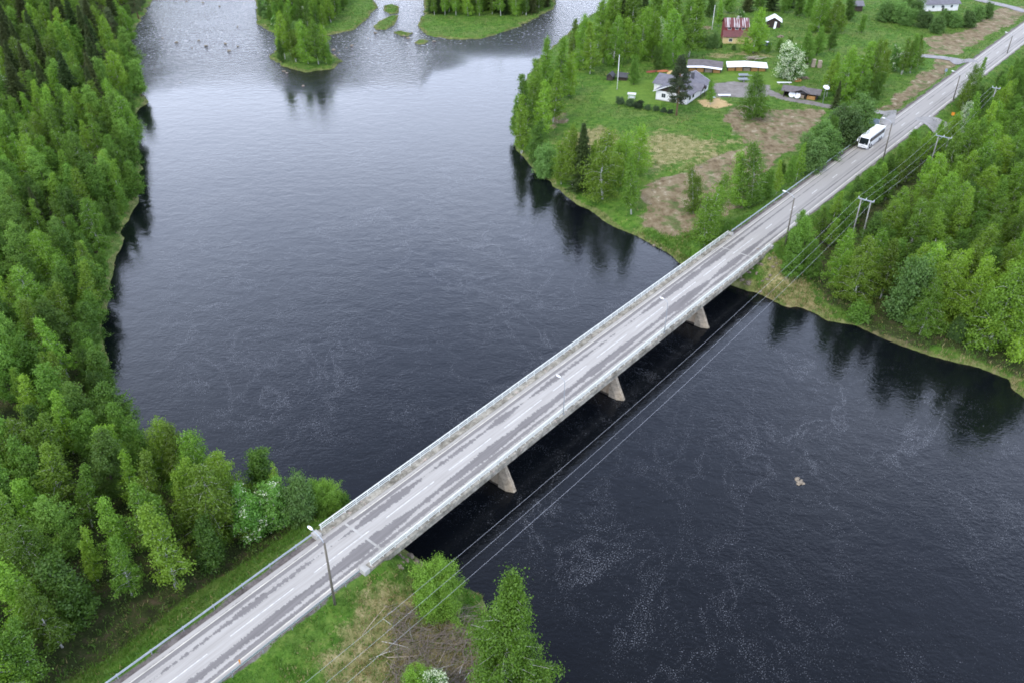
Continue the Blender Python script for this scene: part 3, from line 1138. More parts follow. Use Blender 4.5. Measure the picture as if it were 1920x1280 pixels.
def make_broadleaf(seed, H=11.0, rad=2.1, base=.16, nb=64, weep=.25, leaf=.30, dens=1.0, point=.8, stems=1, trunk_r=.13,
                   mat=None, bark=None, flower=0.0, rise=.45, clump=.30, lobes=.28, trunk_vis=True):
    """returns (trunk mesh, crown mesh): limbs from bent trunks, leaves in clumps along every limb"""
    r = np.random.RandomState(seed)
    tb = MB()
    Cs, Ts, Os = [], [], []
    for st in range(stems):
        lean = r.normal(0, .05, 2) * H if stems == 1 else np.array([math.cos(st * 6.283 / stems + r.uniform(-.5, .5)), math.sin(st * 6.283 / stems + r.uniform(-.5, .5))]) * rad * r.uniform(.25, .55)
        Hs = H * (1 if stems == 1 else r.uniform(.75, 1.0))
        bend = r.normal(0, .02, 2) * H

        def trunk_at(f):
            return np.array([lean[0] * f ** 1.2 + bend[0] * math.sin(f * 5), lean[1] * f ** 1.2 + bend[1] * math.sin(f * 4), f * Hs])
        tb.tube([tuple(trunk_at(f)) if f > 0 else tuple(trunk_at(0) + np.array([0, 0, -.4])) for f in (0, .15, .35, .55, .75, .92)],
                [trunk_r * Hs / 11 * q for q in (1.15, 1, .8, .58, .35, .14)], 6)
        nbs = int(nb / stems ** .6)
        ph = r.uniform(0, 6.28, 6)
        top2 = r.uniform(0, 6.28)
        for b in range(nbs):
            f = base + (1 - base) * ((b + r.uniform(0, 1)) / nbs) ** .92
            q = (f - base) / (1 - base)
            prof = (min(1, (q + .10) / .34)) ** .55 * max(.02, 1 - q) ** point * 1.12 + .05
            az = b * 2.39996 + r.uniform(-.5, .5)
            lob = 1 + lobes * (math.sin(2 * az + ph[0] + 5 * q) * .6 + math.sin(3 * az + ph[1] - 8 * q) * .5 + math.sin(11 * q + ph[2] + az) * .5) + r.uniform(-.18, .22)
            if stems > 1:
                lob *= .62
            Rb = max(.15, rad * prof * lob)
            zt = f * Hs
            st_f = max(base * .55, f - rise * Rb / Hs)
            p0 = trunk_at(min(st_f, .97))
            dirv = np.array([math.cos(az), math.sin(az), 0])
            tip = trunk_at(min(f, 1.0)) + dirv * Rb
            tip[2] = zt + r.uniform(-.25, .25) - weep * Rb * .35
            mid = (p0 + tip) / 2 + np.array([0, 0, .18 * Rb])
            if Rb > .5:
                tb.tube([tuple(p0), tuple(mid), tuple(tip)], [.035 * (1 - .6 * q) + .008, .018, .006], 3, caps=False)
            nc = max(2, int((1.4 + Rb * 2.0) * dens))
            for c in range(nc):
                g = .22 + .80 * ((c + r.uniform(0, 1)) / nc) ** .8
                a, bb = (1 - g) * p0 + g * mid, (1 - g) * mid + g * tip
                cp = (1 - g) * a + g * bb
                spread = clump * (.7 + .5 * g)
                cp = cp + r.normal(0, spread * .75, 3) * np.array([1, 1, .7])
                k = int(r.uniform(14, 32) * dens ** .7)
                off = r.normal(0, spread * .82, (k, 3))
                off[:, 2] = off[:, 2] * .75 - np.abs(r.normal(0, weep * .55, k))
                Cs.append(cp + off)
                base_t = r.uniform(.1, .9)
                tt = np.clip(base_t + r.normal(0, .22, k), 0, 1)
                if flower and r.uniform() < flower:
                    tt = np.where(r.uniform(size=k) < .62, 2.0, tt)
                Ts.append(tt)
                Os.append(norm(off + np.array([0, 0, .12])) * .95 + dirv * .45)
    C, Tn, O = np.concatenate(Cs), np.concatenate(Ts), np.concatenate(Os)
    ok = C[:, 2] > .15
    C, Tn, O = C[ok], Tn[ok], O[ok]
    V = leaf_quads(C, r, leaf * .75, leaf * 1.35, .66, .45, .5 + weep, O)
    return tb.mesh("trunk", bark or M_bark, smooth_=True), quad_mesh("crown", V, mat, Tn)


def make_spruce(seed, H=14.0, rad=2.0, mat=None):
    r = np.random.RandomState(seed)
    tb = MB()
    tb.tube([(0, 0, -.4), (0, 0, H * .4), (0, 0, H * .99)], [.17, .11, .02], 7)
    Cs, Ds, Ts = [], [], []
    z = H * .05
    while z < H * .985:
        q = z / H
        n = 7 if q < .8 else 5
        a0 = r.uniform(0, 6.28)
        for k in range(n):
            az = a0 + k * 6.283 / n + r.uniform(-.3, .3)
            Rb = rad * (1 - q) ** .9 * r.uniform(.55, 1.2) + .10
            m = int(4 + Rb * 20)
            s = np.linspace(.08, 1, m)
            dirv = np.array([math.cos(az), math.sin(az)])
            x = s * Rb
            zz = z - .30 * x + .13 * x * x / max(Rb, .3) + (.25 if q > .9 else 0) * x
            side = np.array([-dirv[1], dirv[0]])
            for rep in range(2):
                so = r.normal(0, 1, m) * .13 * (1.1 - s * .5) * min(1.6, Rb + .4)
                c = np.stack([dirv[0] * x + side[0] * so, dirv[1] * x + side[1] * so, zz + r.normal(0, .05, m) - np.abs(so) * .3], 1)
                d = np.stack([dirv[0] + side[0] * np.sign(so) * .9, dirv[1] + side[1] * np.sign(so) * .9, np.full(m, -.45)], 1)
                Cs.append(c)
                Ds.append(d)
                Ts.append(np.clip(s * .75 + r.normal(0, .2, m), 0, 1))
        z += H * .028 * r.uniform(.8, 1.2) * (1.15 - .5 * q)
    C, D, Tn = np.concatenate(Cs), norm(np.concatenate(Ds) + r.normal(0, .25, (sum(map(len, Cs)), 3))), np.concatenate(Ts)
    nr = norm(np.array([0, 0, 1.0]) + r.normal(0, .45, C.shape))
    B = norm(np.cross(D, nr))
    ln_ = r.uniform(.30, .55, (len(C), 1))
    wd = ln_ * .30
    V = np.stack([C - D * ln_ * .5 - B * wd * .35, C - D * ln_ * .5 + B * wd * .35, C + D * ln_ * .5 + B * wd * .2, C + D * ln_ * .5 - B * wd * .2], 1)
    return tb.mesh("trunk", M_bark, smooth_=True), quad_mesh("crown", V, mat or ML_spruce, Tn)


def make_pine(seed, H=13.0, rad=2.3):
    r = np.random.RandomState(seed)
    tb = MB()
    bx, by = r.normal(0, .25, 2)
    tb.tube([(0, 0, -.4), (bx, by, H * .4), (bx * .5, by * .4, H * .75), (0, 0, H * .95)], [.22, .18, .11, .04], 8)
    Cs, Ts = [], []
    for b in range(58):
        q = (b + r.uniform()) / 58
        z = H * (.24 + .74 * q)
        az = b * 2.4 + r.uniform(-.5, .5)
        Rb = rad * (.55 + .7 * math.sin(min(1, q * 1.05 + .12) * math.pi)) * (1 - .35 * q) * r.uniform(.65, 1.1)
        p0 = np.array([bx * (1 - q), by * (1 - q), z - .2])
        tip = p0 + np.array([math.cos(az) * Rb, math.sin(az) * Rb, .35 * Rb * r.uniform(-.2, 1)])
        tb.tube([tuple(p0), tuple((p0 + tip) / 2 + np.array([0, 0, -.08])), tuple(tip)], [.05, .03, .012], 4, caps=False)
        for c in range(9):
            cp = p0 + (tip - p0) * r.uniform(.4, 1.05) + r.normal(0, .2, 3)
            k = 30
            o = r.normal(0, .28, (k, 3)) * np.array([1, 1, .55])
            Cs.append(cp + o)
            Ts.append(np.clip(r.uniform(.2, .8) + .4 * o[:, 2] / .3 * .4 + r.normal(0, .15, k), 0, 1))
    C, Tn = np.concatenate(Cs), np.concatenate(Ts)
    V = leaf_quads(C, r, .22, .40, .34, .3, -.6)
    return tb.mesh("trunk", M_pine_bark, smooth_=True), quad_mesh("crown", V, ML_pine, Tn)


# variants: kind -> list of (trunk mesh, crown mesh, height, radius)
VAR = {}
VAR['birch'] = []
for i in range(10):
    Hh, rr = 11.0, (1.75, 1.9, 2.1, 1.6, 2.2, 1.85, 2.0, 1.7, 2.3, 1.65)[i]
    VAR['birch'].append(make_broadleaf(100 + i, Hh, rr, .13 + .03 * (i % 3), 70, (.2, .3, .45)[i % 3], .21, 1.28, (.92, 1.1, .78)[i % 3], 1 if i % 4 else 2, .12, ML_birch, M_birch_bark, clump=.26) + (Hh, rr))
VAR['wbirch'] = []                                       # broad weeping birches
for i in range(5):
    VAR['wbirch'].append(make_broadleaf(140 + i, 12.0, 2.9 + .2 * (i % 3), .10, 84, .75, .21, 1.35, .62, 1, .14, ML_birch, M_birch_bark, clump=.30, lobes=.36) + (12.0, 3.0))
VAR['sbirch'] = []                                       # thin see-through birches
for i in range(4):
    VAR['sbirch'].append(make_broadleaf(160 + i, 11.5, 2.4, .12, 62, .7, .20, 1.4, .62, 1 + i % 2, .12, ML_birch, M_birch_bark, lobes=.4, clump=.34) + (11.5, 2.3))
VAR['nbirch'] = []                                       # nearest birches, fine leaves
for i in range(3):
    VAR['nbirch'].append(make_broadleaf(340 + i, 11.0, 2.55, .06, 120, .5, .125, 2.5, 1.0, (1, 2, 1)[i], .12, ML_birch, M_birch_bark, clump=.24, lobes=.5) + (11.0, 2.5))
VAR['nwillow'] = []
for i in range(3):
    VAR['nwillow'].append(make_broadleaf(360 + i, 6.0, 3.2, .04, 110, .15, .13, 2.3, .30, 5, .09, ML_nwillow, M_bark, clump=.26, lobes=.32) + (6.0, 2.6))
VAR['alder'] = []
for i in range(6):
    VAR['alder'].append(make_broadleaf(180 + i, 10.0, 2.0 + .15 * (i % 3), .10, 66, .12, .22, 1.3, (.6, .8, .7)[i % 3], 1 + i % 3, .12, ML_alder, M_bark, clump=.29, lobes=.34) + (10.0, 2.2))
VAR['aspen'] = []
for i in range(4):
    VAR['aspen'].append(make_broadleaf(320 + i, 11.0, 2.4, .14, 74, .15, .22, 1.35, .55, 1 + i % 2, .13, ML_aspen, M_bark, clump=.31, lobes=.42) + (11.0, 2.5))
VAR['willow'] = []
for i in range(4):
    VAR['willow'].append(make_broadleaf(200 + i, 6.0, 2.6, .06, 80, .15, .19, 1.35, .42, 4, .09, ML_willow, M_bark, clump=.27, lobes=.3) + (6.0, 2.6))
VAR['cherry'] = []
for i in range(3):
    VAR['cherry'].append(make_broadleaf(220 + i, 7.0, 2.4, .06, 84, .2, .19, 1.45, .45, 3, .1, ML_cherry, M_bark, flower=(.66, .15, .14)[i], clump=.26) + (7.0, 2.4))
VAR['bush'] = []
for i in range(4):
    VAR['bush'].append(make_broadleaf(240 + i, 2.6, 1.5, .05, 46, .1, .17, 1.1, .40, 4, .12, ML_alder if i % 2 else ML_birch, M_bark, clump=.22) + (2.6, 1.5))
VAR['hedge'] = [make_broadleaf(300 + i, 2.0, 1.35, .04, 50, .1, .16, 1.3, .35, 4, .12, ML_hedge, M_bark, clump=.2) + (2.0, 1.3) for i in range(3)]
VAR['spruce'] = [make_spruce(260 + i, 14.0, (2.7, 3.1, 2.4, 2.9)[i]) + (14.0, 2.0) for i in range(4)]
VAR['pine'] = [make_pine(280 + i) + (13.0, 2.3) for i in range(3)]
NAME = dict(birch="birch_tree", wbirch="silver_birch_tree", sbirch="silver_birch_tree", aspen="aspen_tree", nbirch="birch_tree", nwillow="willow_tree", alder="alder_tree", willow="willow_tree",
            cherry="bird_cherry_tree", bush="shrub", hedge="garden_bush", spruce="spruce_tree", pine="pine_tree")
CAT = dict(birch="birch", wbirch="silver birch", sbirch="silver birch", aspen="aspen", nbirch="birch", nwillow="willow", alder="alder", willow="willow", cherry="bird cherry", bush="shrub", hedge="bush",
           spruce="spruce", pine="pine")
TREES = []           # (x, y, radius) already taken
COUNT = {}


def tree(kind, x, y, h, label, group, width=1.0, variant=None, rz=None, sink=0.0):
    vs = VAR[kind]
    tm, cm, H0, R0 = vs[rs.randint(len(vs)) if variant is None else variant % len(vs)]
    o = bpy.data.objects.new(NAME[kind], None)
    o.empty_display_size = .3
    COL.objects.link(o)
    s = h / H0
    o.location = (x, y, T(x, y) - sink)
    o.rotation_euler = (rs.normal(0, .02), rs.normal(0, .02), rs.uniform(0, 6.28) if rz is None else rz)
    o.scale = (s * width, s * width, s)
    put("trunk", tm, o)
    put("crown", cm, o)
    tag(o, label, CAT[kind], group)
    TREES.append((x, y, R0 * s * width))
    COUNT[NAME[kind]] = COUNT.get(NAME[kind], 0) + 1
    return o


def ptree(kind, px, py, top, label, group=None, width=1.0, variant=None, hmin=1.0):
    x, y, z = G(px, py)
    return tree(kind, x, y, max(hmin, height_to((x, y, z), top)), label, group, width, variant)


# ------------------------------------------------------------------ single trees, by where they stand
g1 = "birches along the farm's river shore"
lab_sh = "light green birch in the row along the farm's river shore"
for kd, px, py, tp, w in [
    ('birch', 978, 288, 175, 1.0), ('birch', 985, 250, 140, 1.1), ('sbirch', 1000, 225, 118, 1.1), ('birch', 1024, 195, 70, .75),
    ('birch', 1012, 262, 152, 1.0), ('birch', 1050, 190, 73, 1.0), ('sbirch', 1066, 180, 95, 1.0), ('birch', 1036, 232, 130, 1.1),
    ('birch', 1010, 210, 112, .9), ('birch', 968, 262, 178, .9)]:
    ptree(kd, px, py, tp, lab_sh, g1, w)
ptree('alder', 1006, 314, 220, "round light green tree leaning over the water at the shore's bend", None, 1.05, 1)
ptree('willow', 1022, 332, 262, "grey green willow at the water's edge left of the dark spruce", None, .8)
ptree('sbirch', 1052, 345, 243, "weeping birch directly left of the dark spruce by the shore", None, .9)
ptree('birch', 1074, 352, 232, "yellow green birch half hidden behind the shore spruce", None, .8)
ptree('spruce', 1091, 356, 230, "single dark spruce standing among the birches on the river shore", None, 1.35, 2)
ptree('sbirch', 1130, 374, 245, "tall thin birch with a white forked trunk right of the dark spruce", None, 1.25, 0)
ptree('sbirch', 1163, 345, 240, "tall thin birch with wind-tossed top behind the shore row", None, 1.1, 1)
ptree('sbirch', 1192, 330, 232, "thin brownish green birch at the edge of the dry field", None, .9, 2)
ptree('birch', 1184, 402, 295, "bright green birch beside the bare earth, nearest on the shore", None, 1.0, 1)
ptree('birch', 1110, 330, 258, "small birch between the spruce and the meadow", None, .9)
ptree('sbirch', 1322, 462, 340, "thin birch by the far bridge end, nearest the railing", None, 1.15, 3)
ptree('sbirch', 1300, 400, 308, "thin see-through birch in the middle of the bare earth", None, 1.1, 1)
ptree('sbirch', 1340, 440, 325, "slender birch behind the one by the railing", None, .8, 0)
ptree('sbirch', 1382, 385, 285, "thin birch at the edge of the earth beside the road, left of a pair", None, 1.05, 2)
ptree('sbirch', 1403, 388, 262, "thin tall birch with a leaning white trunk beside the road", None, .95, 0)
gw = "bushy trees along the far approach"
lab_w = "bushy grey green tree in the row along the far approach road"
for kd, px, py, tp, w in [
    ('alder', 1436, 372, 315, .9), ('birch', 1455, 365, 300, .8), ('alder', 1478, 348, 292, .9), ('birch', 1492, 340, 270, .8),
    ('willow', 1512, 325, 250, 1.0), ('willow', 1535, 305, 228, 1.0), ('alder', 1552, 292, 214, .8), ('willow', 1578, 275, 190, 1.05),
    ('willow', 1600, 262, 182, 1.1), ('alder', 1622, 240, 168, .8), ('willow', 1560, 262, 205, .9), ('birch', 1520, 300, 238, .7),
    ('alder', 1464, 338, 300, .8)]:
    ptree(kd, px, py, tp, lab_w, gw, w)
# the farmyard
ptree('pine', 1268, 217, 106, "tall dark pine in front of the white house's gable", None, 1.0, 0)
ptree('birch', 1332, 197, 150, "small young tree in front of the white house's long side", None, 1.0)
ptree('wbirch', 1410, 224, 133, "large round birch by the bare earth, in front of the gravel yard", None, 1.05, 1)
ptree('alder', 1188, 159, 101, "small round tree on the lawn left of the white house", None, .95)
ptree('alder', 1232, 132, 80, "dense green tree behind the overturned boats", None, 1.0)
ptree('alder', 1250, 128, 75, "dense dark green tree just left of the white house's roof", None, 1.0)
ptree('cherry', 1478, 148, 80, "large round bird cherry in white bloom in the farmyard", None, 1.35, 0)
ptree('spruce', 1565, 205, 150, "small dark spruce among the birches behind the coach", None, 1.0)
gy = "birches between the farmyard and the road"
lab_y = "yellow green birch in the clump between the farmyard and the road"
for kd, px, py, tp, w in [
    ('birch', 1550, 182, 112, 1.1), ('wbirch', 1580, 186, 88, .85), ('birch', 1603, 184, 78, 1.1), ('wbirch', 1628, 176, 74, .85),
    ('birch', 1650, 164, 72, 1.1), ('birch', 1690, 140, 66, 1.0), ('birch', 1706, 138, 62, .9), ('birch', 1718, 132, 66, .9),
    ('alder', 1640, 190, 120, .9), ('alder', 1612, 200, 130, .9), ('birch', 1590, 160, 90, 1.0), ('birch', 1565, 170, 100, 1.0)]:
    ptree(kd, px, py, tp, lab_y, gy, w)
ptree('cherry', 1672, 134, 82, "white blooming bird cherry among the roadside birches behind the coach", None, .8)
ptree('cherry', 1238, 76, 32, "white blooming bird cherry in the wood behind the flagpole lawn", None, .9)
ptree('cherry', 1388, 44, 14, "white blooming bird cherry behind the red roofed house", None, .8)
ptree('wbirch', 1412, 100, 14, "large birch hiding the right side of the red roofed house", None, 1.1)
gb = "wood behind the flagpole lawn"
lab_b = "tall birch in the wood between the river and the flagpole lawn"
for kd, px, py, tp, w in [
    ('wbirch', 1093, 131, 26, .8), ('birch', 1106, 139, 40, 1.1), ('wbirch', 1150, 122, 30, .9), ('birch', 1165, 118, 32, 1.2), ('wbirch', 1200, 112, 10, .9),
    ('birch', 1130, 118, 40, 1.1), ('wbirch', 1222, 108, 22, .85), ('birch', 1290, 108, -5, 1.3), ('wbirch', 1262, 116, 15, .9), ('birch', 1120, 90, 0, 1.2),
    ('birch', 1150, 85, -15, 1.2), ('birch', 1180, 85, -20, 1.2), ('birch', 1215, 75, -20, 1.2), ('wbirch', 1250, 70, -15, .8), ('birch', 1140, 65, -20, 1.2),
    ('birch', 1185, 60, -25, 1.2), ('birch', 1270, 60, -25, 1.2), ('birch', 1230, 50, -35, 1.2), ('birch', 1305, 70, -10, 1.1), ('birch', 1290, 45, -30, 1.1), ('birch', 1078, 120, 38, 1.0)]:
    ptree(kd, px, py, tp, lab_b, gb, w)
gs = "spruces in the wood behind the flagpole lawn"
for px, py, tp in [(1165, 60, -25), (1205, 65, -22), (1250, 45, -40), (1180, 40, -40)]:
    ptree('spruce', px, py, tp, "dark spruce tip behind the birches of the riverside wood", gs, 1.1)
ptree('birch', 1347, 50, -5, "birch with a white trunk standing beside the farther flagpole")
gt = "trees behind the red roofed house"
lab_t = "dark green tree in the belt behind the red roofed house"
for kd, px, py, tp in [('alder', 1330, 32, -25), ('alder', 1365, 25, -30), ('spruce', 1400, 22, -45), ('alder', 1425, 20, -35), ('spruce', 1445, 20, -50), ('alder', 1470, 25, -25),
                       ('alder', 1495, 30, -20), ('spruce', 1480, 15, -50), ('alder', 1310, 25, -25), ('wbirch', 1535, 60, -8), ('wbirch', 1560, 62, -5), ('birch', 1575, 60, 8), ('alder', 1515, 35, -20),
                       ('alder', 1590, 40, -10), ('alder', 1545, 25, -30)]:
    ptree(kd, px, py, tp, lab_t, gt, 1.15)
gh = "low trees in front of the house at the top right"
lab_h = "low bushy willow in the thicket before the grey house at the top"
for kd, px, py, tp, w in [('willow', 1655, 40, 2, 1.2), ('willow', 1680, 42, 0, 1.2), ('willow', 1700, 48, 15, 1.2), ('willow', 1730, 52, 18, 1.2), ('willow', 1755, 62, 30, 1.2), ('willow', 1770, 48, 14, 1.2),
                          ('willow', 1790, 52, 22, 1.2), ('willow', 1815, 52, 20, 1.2), ('willow', 1830, 40, 8, 1.1), ('willow', 1715, 35, -2, 1.2), ('willow', 1690, 28, -10, 1.2), ('willow', 1850, 35, 5, 1.0)]:
    ptree(kd, px, py, tp, lab_h, gh, w)
ptree('alder', 1615, 62, 18, "dark slim tree on the meadow left of the small cabin", None, .8)
ptree('alder', 1505, 125, 60, "green bushy tree right of the big blooming bird cherry", None, 1.1)
ptree('alder', 1530, 105, 50, "dark green tree behind the stacked pallets", None, 1.0)
ptree('alder', 1555, 95, 45, "green tree right behind the pallet stacks on the meadow edge", None, .9)
gm = "garden thicket below the red roofed house"
for px, py, tp in [(1315, 88, 62), (1335, 90, 60), (1352, 90, 80), (1375, 94, 83), (1398, 96, 70), (1420, 98, 70), (1440, 100, 75), (1460, 98, 72), (1300, 85, 62), (1480, 90, 66)]:
    ptree('willow' if px % 2 else 'alder', px, py, tp, "bush in the thicket between the meadow and the red roofed house", gm, 1.3)
ghd = "row of garden bushes before the white house"
ORD = ["first", "second", "third", "fourth", "fifth", "sixth", "seventh", "eighth", "ninth", "tenth", "eleventh", "twelfth", "thirteenth", "fourteenth", "fifteenth", "sixteenth"]
for i, (px, py) in enumerate([(1163, 195), (1181, 199), (1197, 203), (1214, 206), (1230, 208), (1244, 211), (1256, 213)]):
    ptree('hedge', px, py, py - (13, 13, 14, 9, 9, 9, 8)[i], "small dark bush in the lawn row before the white house, " + ORD[i] + " from left", ghd, 1.1)
# right roadside beyond the junction
for px, py, tp, kd in [(1832, 158, 108, 'birch'), (1812, 205, 122, 'sbirch'), (1800, 218, 150, 'birch')]:
    ptree(kd, px, py, tp, "slim roadside birch in front of the far road, right of the coach", "slim birches on the far right verge", .9)
ptree('cherry', 1808, 232, 190, "pale blooming bird cherry by the side road junction on the right", None, .8)
ptree('cherry', 1790, 258, 226, "pale blooming bush at the corner of the side road on the right", None, .9)
# large trees at the water's edge of the right wood
gr = "large trees where the right wood meets the river"
for kd, px, py, tp, w in [('wbirch', 1603, 562, 438, .95), ('wbirch', 1568, 535, 430, .8), ('wbirch', 1755, 606, 468, 1.0), ('wbirch', 1722, 580, 455, .9), ('wbirch', 1850, 655, 478, 1.0),
                          ('wbirch', 1900, 660, 490, 1.0), ('wbirch', 1812, 620, 480, .9), ('birch', 1650, 560, 450, 1.1), ('wbirch', 1935, 640, 470, 1.0)]:
    ptree(kd, px, py, tp, "large drooping birch where the right wood meets the grassy river bank", gr, w)
ptree('willow', 1692, 600, 470, "tall grey willow among the birches above the right river bank", None, .7)
ptree('bush', 1608, 603, 566, "yellow green shrub on the grassy bank below the right wood", None, 1.0)
ptree('willow', 1790, 636, 590, "low leafy shrub on the right bank near the water", None, .9)
for px, py, tp, w in [(1478, 522, 425, 1.0), (1500, 500, 410, 1.0), (1520, 525, 455, .9), (1495, 470, 395, .9)]:
    ptree('alder', px, py, tp, "leafy tree right below the far bridge end, under the wires", "trees below the far bridge end", w)
# near bank
ptree('nbirch', 948, 1352, 1098, "tall light green birch at the bottom edge by the dark water", None, .86, 0)
ptree('nwillow', 820, 1142, 1056, "round bright green willow on the near bank under the wires", None, .80, 0)
ptree('cherry', 815, 1330, 1262, "small blooming bush peeking in at the bottom edge", None, .9)
ptree('nwillow', 790, 1320, 1255, "low green bush at the bottom edge beside the brush pile", None, .7)
ptree('cherry', 525, 985, 892, "bird cherry with white blossom at the wood's corner by the bridge", None, 1.0, 1)
ptree('cherry', 475, 1000, 915, "bird cherry with sparse blossom at the edge of the near wood", None, 1.0, 2)
ptree('nwillow', 610, 965, 900, "round green willow between the near wood and the bridge railing", None, .9, 2)
ptree('willow', 570, 975, 895, "grey green willow next to the blooming bird cherry", None, .8, 1)
ptree('sbirch', 525, 950, 872, "thin bare-looking tree by the water behind the bird cherry", None, .8, 1)
ptree('bush', 645, 950, 928, "low shrub right against the near end of the left railing")

# islands
gi = "trees on the small river island"
for kd, px, py, tp, w in [('birch', 535, 112, 22, 1.0), ('birch', 555, 117, 50, .9), ('sbirch', 578, 120, 40, 1.1), ('birch', 598, 121, 36, 1.1), ('sbirch', 612, 119, 48, .9), ('sbirch', 566, 110, 45, 1.0),
                          ('birch', 590, 108, 30, 1.0), ('alder', 530, 118, 75, .8), ('birch', 545, 104, 20, .9), ('alder', 617, 122, 72, .7)]:
    ptree(kd, px, py, tp, "yellow green birch in the clump on the small grassy island", gi, w)


# ------------------------------------------------------------------ woods
def in_frame(x, y, z, h, mx=28, my=14):
    a = proj(x, y, z)
    b = proj(x, y, z + h)
    if a[2] < 20 or b[2] < 20:
        return False
    return max(a[0], b[0]) > -mx and min(a[0], b[0]) < 1920 + mx and max(a[1], b[1]) > -my and min(a[1], b[1]) < 1280 + my


def scatter(x0, x1, y0, y1, ok, pick, dmin, tries, seed):
    r = np.random.RandomState(seed)
    xs, ys = r.uniform(x0, x1, tries), r.uniform(y0, y1, tries)
    s = bil(SG, xs, ys)
    z = bil(ZG, xs, ys)
    u_, w_ = uw(xs, ys)
    cell = {}
    for (a, b, c) in TREES:
        cell.setdefault((int(a // 4), int(b // 4)), []).append((a, b))
    n = 0
    for i in range(tries):
        if not ok(xs[i], ys[i], s[i], u_[i], w_[i]):
            continue
        d = dmin(xs[i], ys[i])
        ci, cj = int(xs[i] // 4), int(ys[i] // 4)
        bad = False
        for di in (-2, -1, 0, 1, 2):
            for dj in (-2, -1, 0, 1, 2):
                for (a, b) in cell.get((ci + di, cj + dj), ()):
                    if (a - xs[i]) ** 2 + (b - ys[i]) ** 2 < d * d:
                        bad = True
                        break
                if bad:
                    break
            if bad:
                break
        if bad:
            continue
        q = pick(xs[i], ys[i], s[i], r)
        if q is None or not in_frame(xs[i], ys[i], z[i], q[1]):
            continue
        tree(q[0], xs[i], ys[i], q[1], q[2], q[3], q[4])
        cell.setdefault((ci, cj), []).append((xs[i], ys[i]))
        n += 1
    return n


CLEAR = [P(5, 150, 3)[:2], P(28, 180, 3)[:2], P(20, 210, 3)[:2], P(75, 140, 3)[:2], P(30, 240, 3)[:2]]


def ok_left(x, y, s, u_, w_):
    if s < .35 or x > -2 or w_ < 12.0 or bil(ISLG, x, y)[0] > .01:
        return False
    if x > -20 and y > 110:
        return False
    for c_ in CLEAR:
        if (x - c_[0]) ** 2 + (y - c_[1]) ** 2 < 36:
            return False
    return True


def pick_left(x, y, s, r):
    far = y > 225
    band_ = "far" if y > 270 else ("middle" if y > 150 else "near")
    q = r.uniform()
    edge_ = s < 4
    where = {"far": "the left wood near the rapids", "middle": "the middle of the left bank wood", "near": "the near wood left of the road"}[band_]
    if edge_:
        where = {"far": "at the left bank's edge near the rapids", "middle": "at the water's edge halfway along the left bank", "near": "at the water's edge of the near wood"}[band_]
    else:
        where = "in " + where
    if w_of(x, y) < 17 and not edge_:
        where = "at the wood's edge facing the near guard rail"
    if far and q < .22 and not edge_:
        return 'spruce', r.uniform(14, 19), "dark spruce rising among birches " + where, "spruces " + where, 1.1
    if not far and q < .012 and y > 170:
        return 'spruce', r.uniform(10, 13), "dark spruce rising among birches " + where, "spruces " + where, 1.0
    if far and q < .28 and x < -150:
        return 'pine', r.uniform(12, 15), "pine standing among birches " + where, "pines " + where, 1.1
    if q < (.55 if edge_ else .34):
        return 'alder', r.uniform(8.5, 12) if not edge_ else r.uniform(6, 11), "deep green alder " + where, "alders " + where, r.uniform(.95, 1.25)
    big_ = 1.12 if far else 1.0
    if q < (.70 if edge_ else .47):
        return 'aspen', r.uniform(9.5, 13) * big_, "pale green round crowned aspen " + where, "aspens " + where, r.uniform(.95, 1.15)
    return ('birch' if q < .86 else 'wbirch'), r.uniform(9.5, 13.5) * big_, "light green birch " + where, "birches " + where, r.uniform(.9, 1.15)


def w_of(x, y):
    return float(uw(x, y)[1])


n1 = scatter(-260, -2, 42, 425, ok_left, pick_left, lambda x, y: (3.5 + max(0, (y - 110)) * .0105) if abs(float(bil(SG, x, y)[0]) - 1.5) > 2.0 else 3.0 + max(0, (y - 110)) * .006, 16000, 5)


def ok_right(x, y, s, u_, w_):
    if s < 3.6 or (u_ < 127 and w_ > -23) or u_ < 40 or w_ > -7.6:
        return False
    if -18.6 < w_ < -13.2 and u_ < 205:
        return False
    if u_ < 137 and w_ > -23 and not (-12.5 < w_ < -9 and u_ > 131):
        return False
    if 212 < u_ < 236 and w_ > -16:
        return False
    if u_ > 200 and w_ > -11:
        return False
    for q in ((1752, 232), (1785, 241), (1830, 250)):
        gx, gy, _ = P(q[0], q[1], 5)
        if (x - gx) ** 2 + (y - gy) ** 2 < 40:
            return False
    return True


def pick_right(x, y, s, r):
    u_, w_ = uw(x, y)
    q = r.uniform()
    if w_ > -13.3:
        return ('birch' if q < .6 else 'alder'), r.uniform(6, 9.5), "young leafy tree in the strip between the right road edge and the power line", "young trees between road and power line", 1.15
    if s < 9:
        if q < .22:
            return 'willow', r.uniform(4.5, 7.5), "grey green willow on the far bank below the right wood", "willows below the right wood", 1.0
        return 'wbirch', r.uniform(11, 15), "large weeping birch at the river edge of the right wood", "weeping birches at the right wood's river edge", .95
    if u_ > 225:
        return ('alder' if q < .6 else 'birch'), r.uniform(7, 10), "mid green tree in the upper right corner wood", "trees in the upper right corner wood", 1.15
    if q < .2:
        return 'alder', r.uniform(8, 11.5), "deep green alder inside the right bank wood", "alders inside the right bank wood", 1.1
    return ('wbirch' if q < .6 else 'birch'), r.uniform(10, 14), "yellow green birch inside the right bank wood", "birches inside the right bank wood", r.uniform(.9, 1.05)


n2 = scatter(30, 260, 85, 330, ok_right, pick_right, lambda x, y: 3.6, 9000, 6)


def ok_bigisl(x, y, s, u_, w_):
    return s > 1.5 and proj(x, y, 1)[0] < 655 - .9 * max(0, proj(x, y, 1)[1] - 5) and poly_inside(POLYS[1], np.array([x]), np.array([y]))[0]


